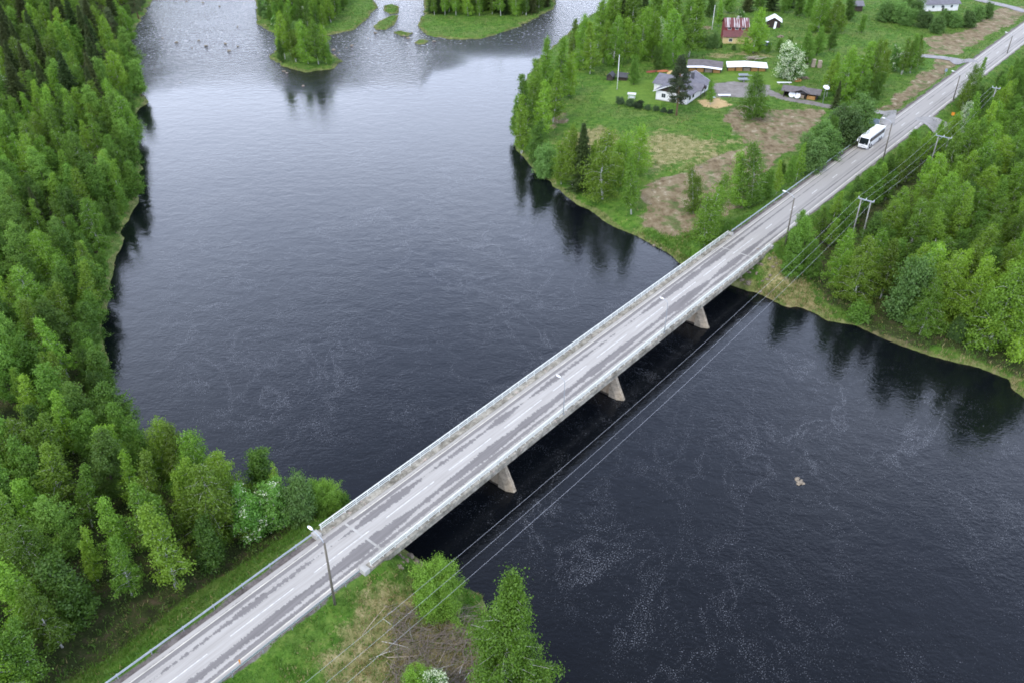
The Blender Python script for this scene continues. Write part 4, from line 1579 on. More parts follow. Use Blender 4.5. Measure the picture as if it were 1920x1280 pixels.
n3 = scatter(-135, -55, 330, 425, ok_bigisl, lambda x, y, s, r: (
    (('birch', r.uniform(9, 13)) if r.uniform() < .5 else (('alder', r.uniform(6, 9)) if r.uniform() < .7 else ('cherry', r.uniform(4, 6)))) if s > 3.5 else ('willow', r.uniform(3, 5)))
    + ("leafy tree in the wood on the large river island", "trees on the large river island", 1.1) if s > 2.5 else None, lambda x, y: 3.6, 3000, 7)


def ok_topisl(x, y, s, u_, w_):
    px, py, _ = proj(x, y, .5)
    return s > 3 and py < 33 - .02 * abs(px - 880) and poly_inside(POLYS[3], np.array([x]), np.array([y]))[0]


n4 = scatter(-45, 35, 370, 432, ok_topisl, lambda x, y, s, r: (
    ('spruce', r.uniform(12, 16), "dark spruce behind the meadow on the top peninsula", "spruces on the top peninsula", 1.0) if r.uniform() < .3 else
    (('sbirch' if r.uniform() < .5 else 'birch'), r.uniform(11, 15), "tall white stemmed birch behind the meadow on the top peninsula", "birches on the top peninsula", .9)), lambda x, y: 3.6, 2500, 8)
print("TREES", COUNT, n1, n2, n3, n4)

# ------------------------------------------------------------------ coach
M_bus = M_plain("white_bus_paint", (.80, .80, .79), (.74, .74, .73), .8, .3, 0, .5)
M_glass = NT("dark_glass").base((.012, .015, .018), .08, 0, .6).m
M_black = M_plain("black_rubber", (.02, .02, .02), (.03, .03, .03), 3, .8)
M_rim = M_plain("wheel_rim", (.45, .45, .46), None, 3, .4, .6)
M_chrome = M_plain("headlamp_glass", (.72, .74, .76), None, 3, .12, .2, .7)
M_grille = M_plain("bus_grille", (.06, .06, .065), None, 3, .5)

ub = 191.0
bus = thing("coach_bus", "white coach driving towards the bridge on the far approach", "bus", L(ub + 6.0, 1.62, road_z(1.62)), RANG + math.pi)
# local: x forward (front at +6), y left
side = [(-6.0, .42), (5.80, .36), (5.98, .62), (6.02, 1.15), (5.95, 1.45), (5.62, 2.85), (5.30, 3.32), (4.6, 3.42), (-5.6, 3.42), (-5.92, 3.25), (-6.0, 2.9)]
MB().prism([(x, z) for x, z in side], -1.26, 1.26, 'y').build("body", M_bus, bus, bevel=.10)
ws = [(5.985, 1.42), (5.90, 1.75), (5.67, 2.72), (5.58, 2.98)]
m_ = MB()
for x, z in ws:
    for y in (-1.12, -.6, 0, .6, 1.12):
        m_.v.append((x + .03 - .02 * abs(y), y, z))
for i in range(3):
    for k in range(4):
        a = i * 5 + k
        m_.f.append((a, a + 1, a + 6, a + 5))
m_.build("windscreen", M_glass, bus, smooth_=True)
pn = [-5.55, -4.15, -2.75, -1.35, .05, 1.45, 2.85, 4.25, 5.05]
for s in (-1, 1):
    for i in range(len(pn) - 1):
        a, b = pn[i] + .03, pn[i + 1] - .03
        z0 = 1.78 if i < 7 else 1.55
        MB().box(a, b, s * 1.262 - .012, s * 1.262 + .012, z0, 2.92).build("side_window", M_glass, bus)
MB().box(-6.02, -5.99, -1.05, 1.05, 2.0, 2.85).build("rear_window", M_glass, bus)
for x in (3.35, -2.55, -3.85):
    for s in (-1, 1):
        wh = MB().tube([(x, s * .98, .5), (x, s * 1.275, .5)], .5, 20).build("wheel", M_black, bus, smooth_=False)
        MB().tube([(x, s * 1.2, .5), (x, s * 1.29, .5)], .30, 14).build("rim", M_rim, wh)
        MB().tube([(x, s * 1.0, .52), (x, s * 1.264, .52)], .60, 20).build("wheel_arch", M_grille, bus)
for s in (-1, 1):
    mr = MB().tube([(5.45, s * 1.1, 3.0), (5.95, s * 1.35, 3.05), (6.25, s * 1.48, 2.85), (6.3, s * 1.5, 2.6)], .045, 7).build("mirror", M_bus, bus, smooth_=True)
    MB().obox((6.27, s * 1.52, 2.30), (1, 0, 0), (0, 1, 0), (0, 0, 1), .11, .15, .30).build("mirror_housing", M_bus, mr, bevel=.05)
    MB().obox((5.99, s * .92, .80), (1, 0, 0), (0, 1, 0), (0, 0, 1), .035, .20, .09).build("headlight", M_chrome, bus, bevel=.02)
MB().box(5.98, 6.035, -.55, .55, .95, 1.03).build("grille", M_grille, bus)
MB().box(5.96, 6.02, -.26, .26, .52, .63).build("number_plate", M_lamp_head, bus)
MB().box(5.93, 6.0, -.72, .72, .44, .50).build("lower_grille", M_grille, bus)
MB().box(5.955, 5.975, .25, .45, 1.50, 1.68).build("windscreen_card", M_lamp_head, bus)
for s in (-1, 1):
    MB().obox((5.93 + .03, s * .45, 1.62), (0, 1, 0), (.25, 0, -1), (1, 0, .25), .42, .012, .012).build("wiper", M_grille, bus)
MB().box(-1.2, .2, -.65, .65, 3.418, 3.50).build("roof_unit", M_bus, bus, bevel=.04)
MB().box(4.35, 5.30, 1.262, 1.274, .5, 2.8).build("door", M_glass, bus)

# ------------------------------------------------------------------ buildings
M_roof_grey = M_plain("grey_roof_tiles", (.17, .165, .185), (.115, .11, .125), .8, .85, bump=.4, stretch=(1, 1, 1))
M_roof_dark = M_plain("dark_roof_felt", (.075, .075, .082), (.05, .05, .055), .9, .9)
M_roof_brown = M_plain("brown_grey_roof", (.15, .135, .135), (.10, .09, .09), .8, .9)
M_white_wall = M_plain("white_boards", (.72, .70, .68), (.60, .585, .57), 1.2, .8, bump=.3, stretch=(6, 6, .3))
M_brown_wall = M_plain("dark_brown_boards", (.055, .038, .028), (.035, .025, .02), 1.4, .85, bump=.3, stretch=(6, 6, .4))
M_trim = M_plain("white_trim", (.78, .78, .77), (.7, .7, .69), 1.5, .6)
M_white_sheet = M_plain("white_sheet_metal", (.82, .83, .85), (.74, .75, .77), .5, .45)
M_log = M_plain("orange_firewood", (.46, .25, .09), (.30, .15, .055), 5.0, .85, bump=.6)
M_log2 = M_plain("grey_firewood", (.34, .27, .20), (.19, .15, .115), 5.0, .9, bump=.6)
M_dark_in = M_plain("old_dark_timber", (.06, .05, .042), (.035, .03, .026), 2, .9)
M_red = M_plain("red_painted_boards", (.22, .035, .035), (.15, .028, .028), 2, .8)
M_yellow = M_plain("yellow_render", (.62, .48, .24), (.52, .40, .2), 1, .9)
M_plank = M_plain("bleached_planks", (.50, .42, .34), (.34, .28, .22), 2, .9, stretch=(1, 4, 4))
M_pane = NT("window_pane").base((.03, .035, .045), .1, 0, .6).m
t = NT("rusty_red_sheet_roof")
oc = t.coord()
sx = t.scale(oc, (2.6, .12, .12))
pat = t.ramp(t.noise(sx, 1.0, 2, .5), (.53, 0.0), (.60, 1.0))
t.base(t.mix(pat, (.13, .045, .045), (.48, .46, .46)), .8)
M_roof_red = t.m


def gable_roof(parent, x0, x1, y0, y1, eave, ridge, mat, thick=.14, over=.5, axis_='y', name="roof", trim=None):
    """two slabs meeting on a ridge that runs along axis_"""
    if axis_ == 'y':
        cx = (x0 + x1) / 2
        sl = (ridge - eave) / (cx - x0)
        a = [(x0 - over, eave - over * sl), (cx, ridge), (x1 + over, eave - over * sl)]
        prof = a + [(p, q + thick) for p, q in a[::-1]]
        o = MB().prism(prof, y0 - over, y1 + over, 'y').build(name, mat, parent)
        if trim:
            for y in (y0 - over - .04, y1 + over + .003):
                pr = [(p, q - .06) for p, q in a] + [(p, q + thick + .03) for p, q in a[::-1]]
                MB().prism(pr, y, y + .037, 'y').build("barge_board", trim, o)
    else:
        cy = (y0 + y1) / 2
        sl = (ridge - eave) / (cy - y0)
        a = [(y0 - over, eave - over * sl), (cy, ridge), (y1 + over, eave - over * sl)]
        prof = a + [(p, q + thick) for p, q in a[::-1]]
        o = MB().prism(prof, x0 - over, x1 + over, 'x').build(name, mat, parent)
        if trim:
            for x in (x0 - over - .04, x1 + over + .003):
                pr = [(p, q - .06) for p, q in a] + [(p, q + thick + .03) for p, q in a[::-1]]
                MB().prism(pr, x, x + .037, 'x').build("barge_board", trim, o)
    return o


def window(parent, c, n, w, h, mat_f=None):
    """window at c on a wall with outward normal n ('x+','x-','y+','y-')"""
    s = 1 if n[1] == '+' else -1
    x, y, z = c
    if n[0] == 'y':
        f = MB().box(x - w / 2 - .09, x + w / 2 + .09, min(y, y + s * .05), max(y, y + s * .05), z - h / 2 - .09, z + h / 2 + .09).build("window", mat_f or M_trim, parent)
        for k in (-1, 1):
            MB().box(x + (k - 1) * w / 4 + (.02 if k > 0 else .0), x + (k + 1) * w / 4 - (.02 if k < 0 else 0), min(y + s * .03, y + s * .06), max(y + s * .03, y + s * .06), z - h / 2, z + h / 2).build("pane", M_pane, f)
    else:
        f = MB().box(min(x, x + s * .05), max(x, x + s * .05), y - w / 2 - .09, y + w / 2 + .09, z - h / 2 - .09, z + h / 2 + .09).build("window", mat_f or M_trim, parent)
        for k in (-1, 1):
            MB().box(min(x + s * .03, x + s * .06), max(x + s * .03, x + s * .06), y + (k - 1) * w / 4 + (.02 if k > 0 else 0), y + (k + 1) * w / 4 - (.02 if k < 0 else 0), z - h / 2, z + h / 2).build("pane", M_pane, f)
    return f


def frame_at(p0, p1):
    """z-rotation so that local x runs p0 -> p1"""
    return math.atan2(p1[1] - p0[1], p1[0] - p0[0])


# main house: local x along the gable front, local y back along the long side
c0, c1 = G(1229, 187), G(1287, 197)
wid = math.hypot(c1[0] - c0[0], c1[1] - c0[1])
rz = frame_at(c0, c1)
hz = min(c0[2], c1[2]) - .1
house = thing("white_house", "white house with brown gable and grey tiled roof behind the tall pine", "house", (c0[0], c0[1], hz), rz)
LN = 17.0
body = MB().box(0, wid, 0, LN, 0, 3.05).build("wall", M_white_wall, house)
MB().prism([(0.02, 3.052), (wid - .02, 3.052), (wid / 2, 5.35)], .03, LN - .03, 'y').build("gable", M_brown_wall, house)
MB().box(-.04, wid + .04, -.04, LN + .04, 0, .35).build("plinth", M_conc2, house)
rf = gable_roof(house, 0, wid, 0, LN, 3.10, 5.45, M_roof_grey, .16, .75, 'y', trim=M_trim)
MB().box(wid * .62, wid * .62 + .8, LN * .66, LN * .66 + .8, 4.3, 6.6).build("chimney", M_roof_dark, rf)
# side porch gable on the long side
pg = MB().prism([(wid - .5, 3.06), (wid + 1.6, 3.06), (wid + 1.6, 3.05), (wid - .5, 3.05)], LN * .42, LN * .62, 'y').build("porch_ceiling", M_brown_wall, house)
MB().prism([(LN * .42, 3.07), (LN * .62, 3.07), (LN * .52, 4.35)], wid - 1.0, wid + 1.55, 'x').build("porch_gable", M_brown_wall, house)
pr_ = gable_roof(house, wid - 1.4, wid + 1.3, LN * .42, LN * .62, 3.12, 4.45, M_roof_grey, .12, .45, 'x', name="porch_roof")
for y in (LN * .43, LN * .61):
    MB().box(wid + 1.35, wid + 1.5, y - .07, y + .07, 0, 3.06).build("porch_post", M_dark_in, house)
# left low wing behind
MB().box(-4.2, -.03, LN * .45, LN - .6, 0, 2.75).build("wing_wall", M_white_wall, house)
gable_roof(house, -4.2, 2.5, LN * .45, LN - .6, 2.8, 4.6, M_roof_grey, .14, .5, 'x', name="wing_roof")
window(house, (wid * .25, 0, 1.75), 'y-', 1.3, 1.2)
window(house, (wid * .78, 0, 1.75), 'y-', 1.6, 1.2)
window(house, (wid * .5, .03, 4.1), 'y-', .8, .7)
MB().box(wid * .46, wid * .46 + .95, -.05, 0, .36, 2.3).build("door", M_trim, house)
for y in (2.2, 4.8, 12.3, 14.8):
    window(house, (wid, y, 1.8), 'x+', 1.5, 1.2)


def post_shed(name, label, a, b, depth, h0, h1, m_roof, m_front, posts=4, cat="shed", strip_=None):
    """open lean-to: front runs a -> b, depth goes back"""
    w_ = math.hypot(b[0] - a[0], b[1] - a[1])
    o = thing(name, label, cat, (a[0], a[1], min(a[2], b[2]) - .05), frame_at(a, b))
    MB().box(0, w_, depth - .15, depth, 0, h1 - .1).build("back_wall", M_dark_in, o)
    for x in (0, w_ - .12):
        MB().prism([(0.1, 0), (depth - .16, 0), (depth - .16, h1 - .15), (.1, h0 - .1)], x, x + .12, 'x').build("end_wall", M_dark_in, o)
    n_ = posts
    for i in range(n_):
        x0, x1 = w_ * i / n_ + .18, w_ * (i + 1) / n_ - .18
        m_ = m_front if i % 3 != 2 else M_log2
        hh = h0 * rs.uniform(.62, .86)
        MB().box(x0, x1, .35, depth - .4, .12, hh).build("firewood", m_, o, bevel=.05)
        MB().box(w_ * i / n_ - .06, w_ * i / n_ + .06, .0, .12, 0, h0 - .02).build("post", M_dark_in, o)
    mid = w_ * .45
    sl = (h1 - h0) / depth
    for (x0, x1, dz0, dz1) in ((-.4, mid, .0, .35), (mid, w_ + .4, .35, -.05)):
        vs = []
        for (x, dz) in ((x0, dz0), (x1, dz1)):
            for (y, z) in ((-.7, h0 - .7 * sl), (depth + .4, h1 + .4 * sl)):
                vs += [(x, y, z + dz), (x, y, z + dz + .07)]
        MB().add(vs, [(0, 2, 6, 4), (1, 5, 7, 3), (0, 4, 5, 1), (2, 3, 7, 6), (0, 1, 3, 2), (4, 6, 7, 5)]).build("roof_sheet", m_roof, o)
    return o


post_shed("wood_shed", "long low firewood shed with grey roof and white front strip behind the house", G(1289, 135), G(1351, 138), 4.0, 2.0, 2.9, M_roof_brown, M_log, 4)
o_ = post_shed("wood_shed", "long low firewood shed with a bright white roof beside the bloom tree", G(1364, 134), G(1436, 135), 2.6, 1.7, 2.3, M_white_sheet, M_log, 5)
a_, b_ = G(1289, 132), G(1350, 135)
w_ = math.hypot(b_[0] - a_[0], b_[1] - a_[1])
fr = MB()
fr.add([(-.4, -1.15, 1.80), (w_ * .45, -1.15, 2.15), (w_ + .4, -1.15, 1.75), (-.4, -.2, 2.08), (w_ * .45, -.2, 2.43), (w_ + .4, -.2, 2.03)], [(0, 1, 4, 3), (1, 2, 5, 4)])
sh = [o for o in bpy.data.objects if o.name == "wood_shed"][0]
fm = fr.mesh("roof_strip", M_white_sheet)
fo = put("roof_strip", fm, sh)
sol = fo.modifiers.new("solid", 'SOLIDIFY')
sol.thickness = .05

# equipment shed by the drive, with two dishes leaning on it
a_, b_ = G(1468, 182), G(1530, 190)
w_ = math.hypot(b_[0] - a_[0], b_[1] - a_[1])
es = thing("equipment_shed", "open fronted shed with grey brown roof beside the gravel drive", "shed", (a_[0], a_[1], min(a_[2], b_[2]) - .1), frame_at(a_, b_))
MB().box(0, w_, 3.6, 3.75, 0, 2.4).build("back_wall", M_dark_in, es)
for x in (0, w_ * .36, w_ * .66, w_ - .15):
    MB().box(x, x + .15, .05, 3.58, 0, 2.2).build("bay_wall", M_dark_in, es)
for i, (x0, x1) in enumerate(((w_ * .40, w_ * .62), (w_ * .70, w_ * .95))):
    MB().box(x0, x1, .6, 3.2, .1, 1.3).build("firewood", M_log if i else M_log2, es, bevel=.05)
gable_roof(es, w_ * .30, w_ * .72, -.3, 3.7, 2.25, 3.0, M_roof_brown, .1, .3, 'y', name="middle_roof")
gable_roof(es, -.3, w_ + .3, .7, 3.9, 2.2, 3.1, M_roof_brown, .1, .6, 'x')


def dish(name, label, p, r_, tilt, az, pole=0.0, group=None):
    o = thing(name, label, "satellite dish", p, az, group)
    m_ = MB()
    nr, ns = 4, 18
    m_.v.append((0, 0, 0))
    for i in range(1, nr + 1):
        q = i / nr
        for k_ in range(ns):
            an = 2 * math.pi * k_ / ns
            m_.v.append((r_ * q * math.cos(an), -.28 * r_ * q * q, r_ * q * math.sin(an)))
    for k_ in range(ns):
        m_.f.append((0, 1 + k_, 1 + (k_ + 1) % ns))
        for i in range(nr - 1):
            m_.f.append((1 + i * ns + k_, 1 + (i + 1) * ns + k_, 1 + (i + 1) * ns + (k_ + 1) % ns, 1 + i * ns + (k_ + 1) % ns))
    d_ = m_.build("reflector", M_white_sheet, o, smooth_=True)
    d_.rotation_euler = (tilt, 0, 0)
    d_.location = (0, 0, pole + r_)
    s_ = d_.modifiers.new("solid", 'SOLIDIFY')
    s_.thickness = .04
    MB().tube([(0, -.28 * r_, -r_ * .9), (0, -r_ * 1.05, 0)], .03, 6).build("feed_arm", M_galv2, d_)
    MB().obox((0, -r_ * 1.05, .02), (1, 0, 0), (0, 1, 0), (0, 0, 1), .08, .1, .08).build("receiver", M_lamp_head, d_)
    if pole:
        MB().tube([(0, .15, -.2), (0, .15, pole + r_)], .07, 8).build("mast", M_galv2, o)
    return o


dish("satellite_dish", "white dish leaning before the grey roofed shed, left of two", G(1484, 183), .95, R(-18), frame_at(a_, b_))
dish("satellite_dish", "white dish leaning before the grey roofed shed, right of two", G(1494, 185), .95, R(-18), frame_at(a_, b_) + .1)
dish("satellite_dish", "white dish on a mast right of the grey roofed shed", G(1543, 194), 1.0, R(-65), .3, 3.6)


def cabin(name, label, p0, p1, depth, h_, rh, m_wall, m_roof, axis_='y', cat="cabin", door=None, wins=0, over=.5, gable=None):
    w_ = math.hypot(p1[0] - p0[0], p1[1] - p0[1])
    o = thing(name, label, cat, (p0[0], p0[1], min(p0[2], p1[2]) - .1), frame_at(p0, p1))
    MB().box(0, w_, 0, depth, 0, h_).build("wall", m_wall, o)
    if axis_ == 'y':
        MB().prism([(.02, h_ + .002), (w_ - .02, h_ + .002), (w_ / 2, h_ + rh - .08)], .02, depth - .02, 'y').build("gable", gable or m_wall, o)
    else:
        MB().prism([(.02, h_ + .002), (depth - .02, h_ + .002), (depth / 2, h_ + rh - .08)], .02, w_ - .02, 'x').build("gable", gable or m_wall, o)
    gable_roof(o, 0, w_, 0, depth, h_ + .03, h_ + rh, m_roof, .12, over, axis_)
    if door is not None:
        MB().box(w_ * door, w_ * door + .95, -.05, 0, .1, 2.1).build("door", M_dark_in, o)
    for i in range(wins):
        window(o, (w_ * (i + .75) / (wins + .5), 0, h_ * .6), 'y-', 1.0, 1.0)
    return o


cabin("garden_hut", "small dark hut with rounded grey roof left of the flagpole", G(1137, 151), G(1148, 152), 3.0, 1.5, .9, M_dark_in, M_roof_dark, 'y', "hut", None, 0, .3)
cabin("garden_hut", "small dark shelter with a black roof behind the flagpole", G(1158, 151), G(1174, 152), 2.4, 1.6, .8, M_brown_wall, M_roof_dark, 'x', "hut", None, 0, .5)
cabin("brown_cabin", "brown cabin with pale metal roof and leaning white board on the far meadow", G(1437, 52), G(1462, 53), 5.5, 2.6, 1.5, M_brown_wall, M_white_sheet, 'y', "cabin", .35, 0, .6)
o_ = MB().obox((0, 0, 1.25), (1, 0, 0), (0, .94, -.34), (0, .34, .94), .45, .04, 1.35).build("leaning_board", M_trim)
p_ = G(1450, 53)
o_.location = (p_[0], p_[1] - .9, p_[2])
o_.rotation_euler = (0, R(14), .1)
tag(o_, "white board leaning on the brown cabin's front", "board")
cabin("small_cabin", "small cabin with a blue grey roof behind the far meadow", G(1600, 22), G(1616, 22), 5.0, 2.6, 1.3, M_brown_wall, M_roof_grey, 'x', "cabin", .4, 0, .6)
rh = cabin("red_roofed_house", "old house with streaked red roof, red upper wall and yellow lower wall", G(1357, 79), G(1400, 79), 8.0, 5.6, 2.2, M_red, M_roof_red, 'x', "house", None, 0, .4)
w_ = 14.0
MB().box(-.6, w_ * .72, -2.4, -.02, 0, 2.5).build("lower_wall", M_yellow, rh)
m_ = MB()
m_.add([(-.9, -2.8, 2.45), (w_ * .74, -2.8, 2.45), (w_ * .74, -.02, 4.2), (-.9, -.02, 4.2), (-.9, -2.8, 2.57), (w_ * .74, -2.8, 2.57), (w_ * .74, -.02, 4.32), (-.9, -.02, 4.32)],
       [(0, 1, 2, 3), (4, 7, 6, 5), (0, 4, 5, 1), (1, 5, 6, 2), (2, 6, 7, 3), (3, 7, 4, 0)])
m_.build("lower_roof", M_plain("maroon_roof", (.16, .06, .06), (.11, .05, .05), 1, .85), rh)
for x in (1.5, 4.2, 6.6):
    window(rh, (x, -.01, 4.95), 'y-', 1.1, .7)
window(rh, (2.0, -2.4, 1.4), 'y-', 1.2, 1.0)
MB().box(4.5, 5.2, 3.4, 4.1, 6.5, 8.6).build("chimney", M_conc2, rh)
cabin("grey_house", "grey roofed house with white trim at the top right behind willows", G(1735, 22), G(1795, 20), 9.0, 3.2, 2.6, M_white_wall, M_roof_grey, 'x', "house", .5, 3, .7)
cabin("grey_house", "grey roofed side building left of the top right house", G(1728, 10), G(1745, 11), 7.0, 3.0, 2.2, M_brown_wall, M_roof_grey, 'y', "house", None, 0, .7)
cabin("forest_cabin", "dark roofed cabin at the left edge, inside the far left wood", G(-14, 152), G(14, 150), 6.0, 2.6, 1.6, M_white_wall, M_roof_dark, 'x', "cabin", .3, 1, .6)

# ------------------------------------------------------------------ farmyard things
M_pole_white = M_plain("white_pole_paint", (.82, .82, .8), (.74, .74, .72), 1, .5)


def flagpole(px, py, top, label):
    x, y, z = G(px, py)
    h_ = height_to((x, y, z), top)
    o = thing("flagpole", label, "flagpole", (x, y, z), 0, "white flagpoles")
    MB().tube([(0, 0, -.3), (0, 0, h_ * .5), (0, 0, h_)], [.13, .10, .06], 10).build("pole", M_pole_white, o, smooth_=True)
    MB().tube([(0, 0, h_), (0, 0, h_ + .06), (0, 0, h_ + .16)], [.05, .11, .03], 8).build("finial", M_pole_white, o)
    MB().box(-.2, .2, -.2, .2, -.2, .25).build("base", M_conc2, o)


flagpole(1157, 168, 104, "white flagpole on the mown lawn by the garden swing")
flagpole(1335, 56, 11, "white flagpole on the far lawn beside the red roofed house")

x, y, z = G(1184, 187)
sw = thing("garden_swing", "white garden swing with a pale canopy on the mown lawn", "garden swing", (x, y, z), -.2)
for sx in (-1.0, 1.0):
    MB().tube([(sx, -.8, 0), (sx, 0, 1.95), (sx, .8, 0)], .06, 6).build("frame", M_pole_white, sw)
MB().tube([(-1.05, 0, 1.95), (1.05, 0, 1.95)], .06, 6).build("top_bar", M_pole_white, sw)
MB().prism([(-.95, 1.78), (0, 2.12), (.95, 1.78), (.95, 1.84), (0, 2.18), (-.95, 1.84)], -1.3, 1.3, 'x').build("canopy", M_roof_brown if False else M_plain("canopy_cloth", (.62, .62, .6), None, 2, .9), sw)
for k in range(4):
    MB().box(-.75, .75, -.3 + k * .15, -.18 + k * .15, .5, .55).build("seat_slat", M_pole_white, sw)
for k in range(4):
    MB().box(-.75, .75, .32, .36, .58 + k * .14, .69 + k * .14).build("back_slat", M_pole_white, sw)
for sx in (-.78, .78):
    MB().tube([(sx, 0, 1.95), (sx, 0, .5)], .02, 5).build("hanger", M_galv2, sw)

x, y, z = G(1243, 157)
pt = thing("picnic_table", "grey wooden picnic table on the lawn left of the white house", "table", (x, y, z), .15)
for k in range(5):
    MB().box(-1.0, 1.0, -.40 + k * .165, -.25 + k * .165, .70, .74).build("top_board", M_plank, pt)
for s in (-1, 1):
    MB().box(-1.0, 1.0, s * .75 - .13, s * .75 + .13, .42, .46).build("bench", M_plank, pt)
    MB().tube([(s * .7, -.8, 0), (s * .7, -.2, .7)], .05, 5).build("leg", M_plank, pt)
    MB().tube([(s * .7, .8, 0), (s * .7, .2, .7)], .05, 5).build("leg", M_plank, pt)


def boat(px, py, rz_, mat, label, ln_=4.0):
    x, y, z = G(px, py)
    o = thing("rowing_boat", label, "boat", (x, y, z), rz_, "overturned boats on the lawn")
    m_ = MB()
    st = [(-.5, .25, .42), (-.3, .62, .55), (0, .72, .58), (.3, .58, .52), (.5, .04, .30)]
    for q, hw_, hh in st:
        for k_ in range(7):
            an = math.pi * k_ / 6
            m_.v.append((q * ln_, hw_ * math.cos(an), .05 + hh * math.sin(an) ** .8))
    for i in range(4):
        for k_ in range(6):
            a = i * 7 + k_
            m_.f.append((a, a + 1, a + 8, a + 7))
    m_.f.append(tuple(range(7)))
    m_.build("hull", mat, o, smooth_=True)
    MB().box(-.5 * ln_, .46 * ln_, -.03, .03, .5, .66).build("keel", M_dark_in, o)


boat(1222, 136, .3, M_plain("red_brown_hull", (.22, .06, .03), None, 2, .6), "red brown overturned boat under the trees, left of three")
boat(1243, 135, .15, M_plain("orange_hull", (.40, .13, .05), None, 2, .6), "orange brown overturned boat under the trees, middle of three")
boat(1256, 137, 1.0, M_plain("yellow_hull", (.62, .42, .18), None, 2, .6), "pale yellow overturned boat nearest the white house")


def trailer(px, py, rz_, label):
    x, y, z = G(px, py)
    o = thing("flat_trailer", label, "trailer", (x, y, z), rz_, "trailers in the yard")
    for k_ in range(6):
        MB().box(-1.6, 1.6, -.75 + k_ * .252, -.51 + k_ * .252, .62, .67).build("deck_board", M_galv, o)
    for s in (-1, 1):
        MB().box(-1.6, 1.6, s * .78 - .02, s * .78 + .02, .60, .98).build("side_board", M_galv, o)
        wh = MB().tube([(0, s * .82, .32), (0, s * 1.0, .32)], .32, 14).build("wheel", M_black, o)
        MB().tube([(0, s * .9, .32), (0, s * 1.01, .32)], .17, 10).build("rim", M_rim, wh)
    MB().tube([(1.6, -.5, .6), (2.9, 0, .5), (1.6, .5, .6)], .05, 6).build("drawbar", M_galv2, o)


trailer(1394, 145, .0, "grey flat trailer on the lawn, farther of the parked two")
trailer(1393, 153, .05, "grey flat trailer on the lawn edge, nearer of the parked two")
x, y, z = G(1358, 181)
o_ = thing("white_slab", "long white panel lying on blocks at the gravel yard's front edge", "panel", (x, y, z), -.03)
MB().box(-1.9, 1.9, -.55, .55, .35, .50).build("panel", M_white_sheet, o_)
for sx in (-1.4, 1.4):
    MB().box(sx - .12, sx + .12, -.5, .5, -.1, .348).build("trestle", M_plank, o_)
x, y, z = G(1336, 186)
o_ = thing("white_slab", "smaller pale panel beside the young tree in front of the house", "panel", (x, y, z), .5)
MB().box(-.9, .9, -.5, .5, .35, .45).build("panel", M_galv, o_)
MB().box(-.6, .6, -.12, .12, -.1, .348).build("trestle", M_plank, o_)
x, y, z = G(1470, 158)
o_ = thing("white_slab", "thin white panel behind the grey roofed shed", "panel", (x, y, z), .0)
MB().box(-2.3, 2.3, -.4, .4, .45, .58).build("panel", M_white_sheet, o_)
for sx in (-1.7, 1.7):
    MB().box(sx - .1, sx + .1, -.35, .35, -.1, .448).build("trestle", M_plank, o_)
x, y, z = G(1412, 112)
o_ = thing("lumber_pile", "untidy pile of bleached boards on the meadow behind the white roofed shed", "lumber pile", (x, y, z), 0)
for k in range(26):
    a_ = rs.normal(0, .45) + (0 if k % 3 else .9)
    d_ = Vector((math.cos(a_), math.sin(a_), rs.normal(0, .10))).normalized()
    s_ = Vector((-d_.y, d_.x, 0)).normalized()
    MB().obox((rs.normal(0, 1.4), rs.normal(0, .6), .12 + .045 * k * rs.uniform(.4, 1)), d_, s_, d_.cross(s_), rs.uniform(1.3, 2.4), .10, .03).build("plank", M_plank if k % 3 else M_log2, o_)
for i, (px, py, n_) in enumerate(((1511, 123, 9), (1524, 126, 9), (1536, 127, 8))):
    x, y, z = G(px, py)
    o_ = thing("pallet_stack", "tall stack of wooden pallets on the meadow, " + ("nearest the bloom tree", "middle of three", "rightmost of three")[i], "pallet stack", (x, y, z), rs.uniform(-.2, .2), "pallet stacks on the meadow")
    for k in range(n_ * 2):
        pm_ = MB()
        for q in range(5):
            pm_.box(-.6, .6, -.5 + q * .21, -.36 + q * .21, .11, .14)
        for q in (-.5, 0, .43):
            pm_.box(-.6, .6, q, q + .08, 0, .11)
        p_ = pm_.build("pallet", M_plank if k % 2 else M_log2, o_)
        p_.location = (rs.normal(0, .04), rs.normal(0, .04), k * .145)
        p_.rotation_euler = (0, 0, rs.normal(0, .05))
for px, py, lb in ((1509, 148, "heap of grey split firewood under the blooming bird cherry"), (1496, 152, "small heap of orange split logs at the foot of the blooming bird cherry"),
                   (1463, 70, "heap of old brown firewood in front of the brown cabin")):
    x, y, z = G(px, py)
    o_ = thing("firewood_heap", lb, "firewood", (x, y, z), rs.uniform(0, 3))
    for k in range(46):
        rr_ = rs.uniform(0, 1) ** .6 * 1.5
        a_ = rs.uniform(0, 6.28)
        d_ = Vector(tuple(rs.normal(0, 1, 3) * np.array([1, 1, .25]))).normalized()
        c_ = Vector((rr_ * math.cos(a_), rr_ * math.sin(a_) * .7, .1 + (1.5 - rr_) * .55 * rs.uniform(0, 1)))
        MB().tube([c_ - d_ * .28, c_ + d_ * .28], .11, 5).build("log", M_log if "orange" in lb else M_log2, o_)
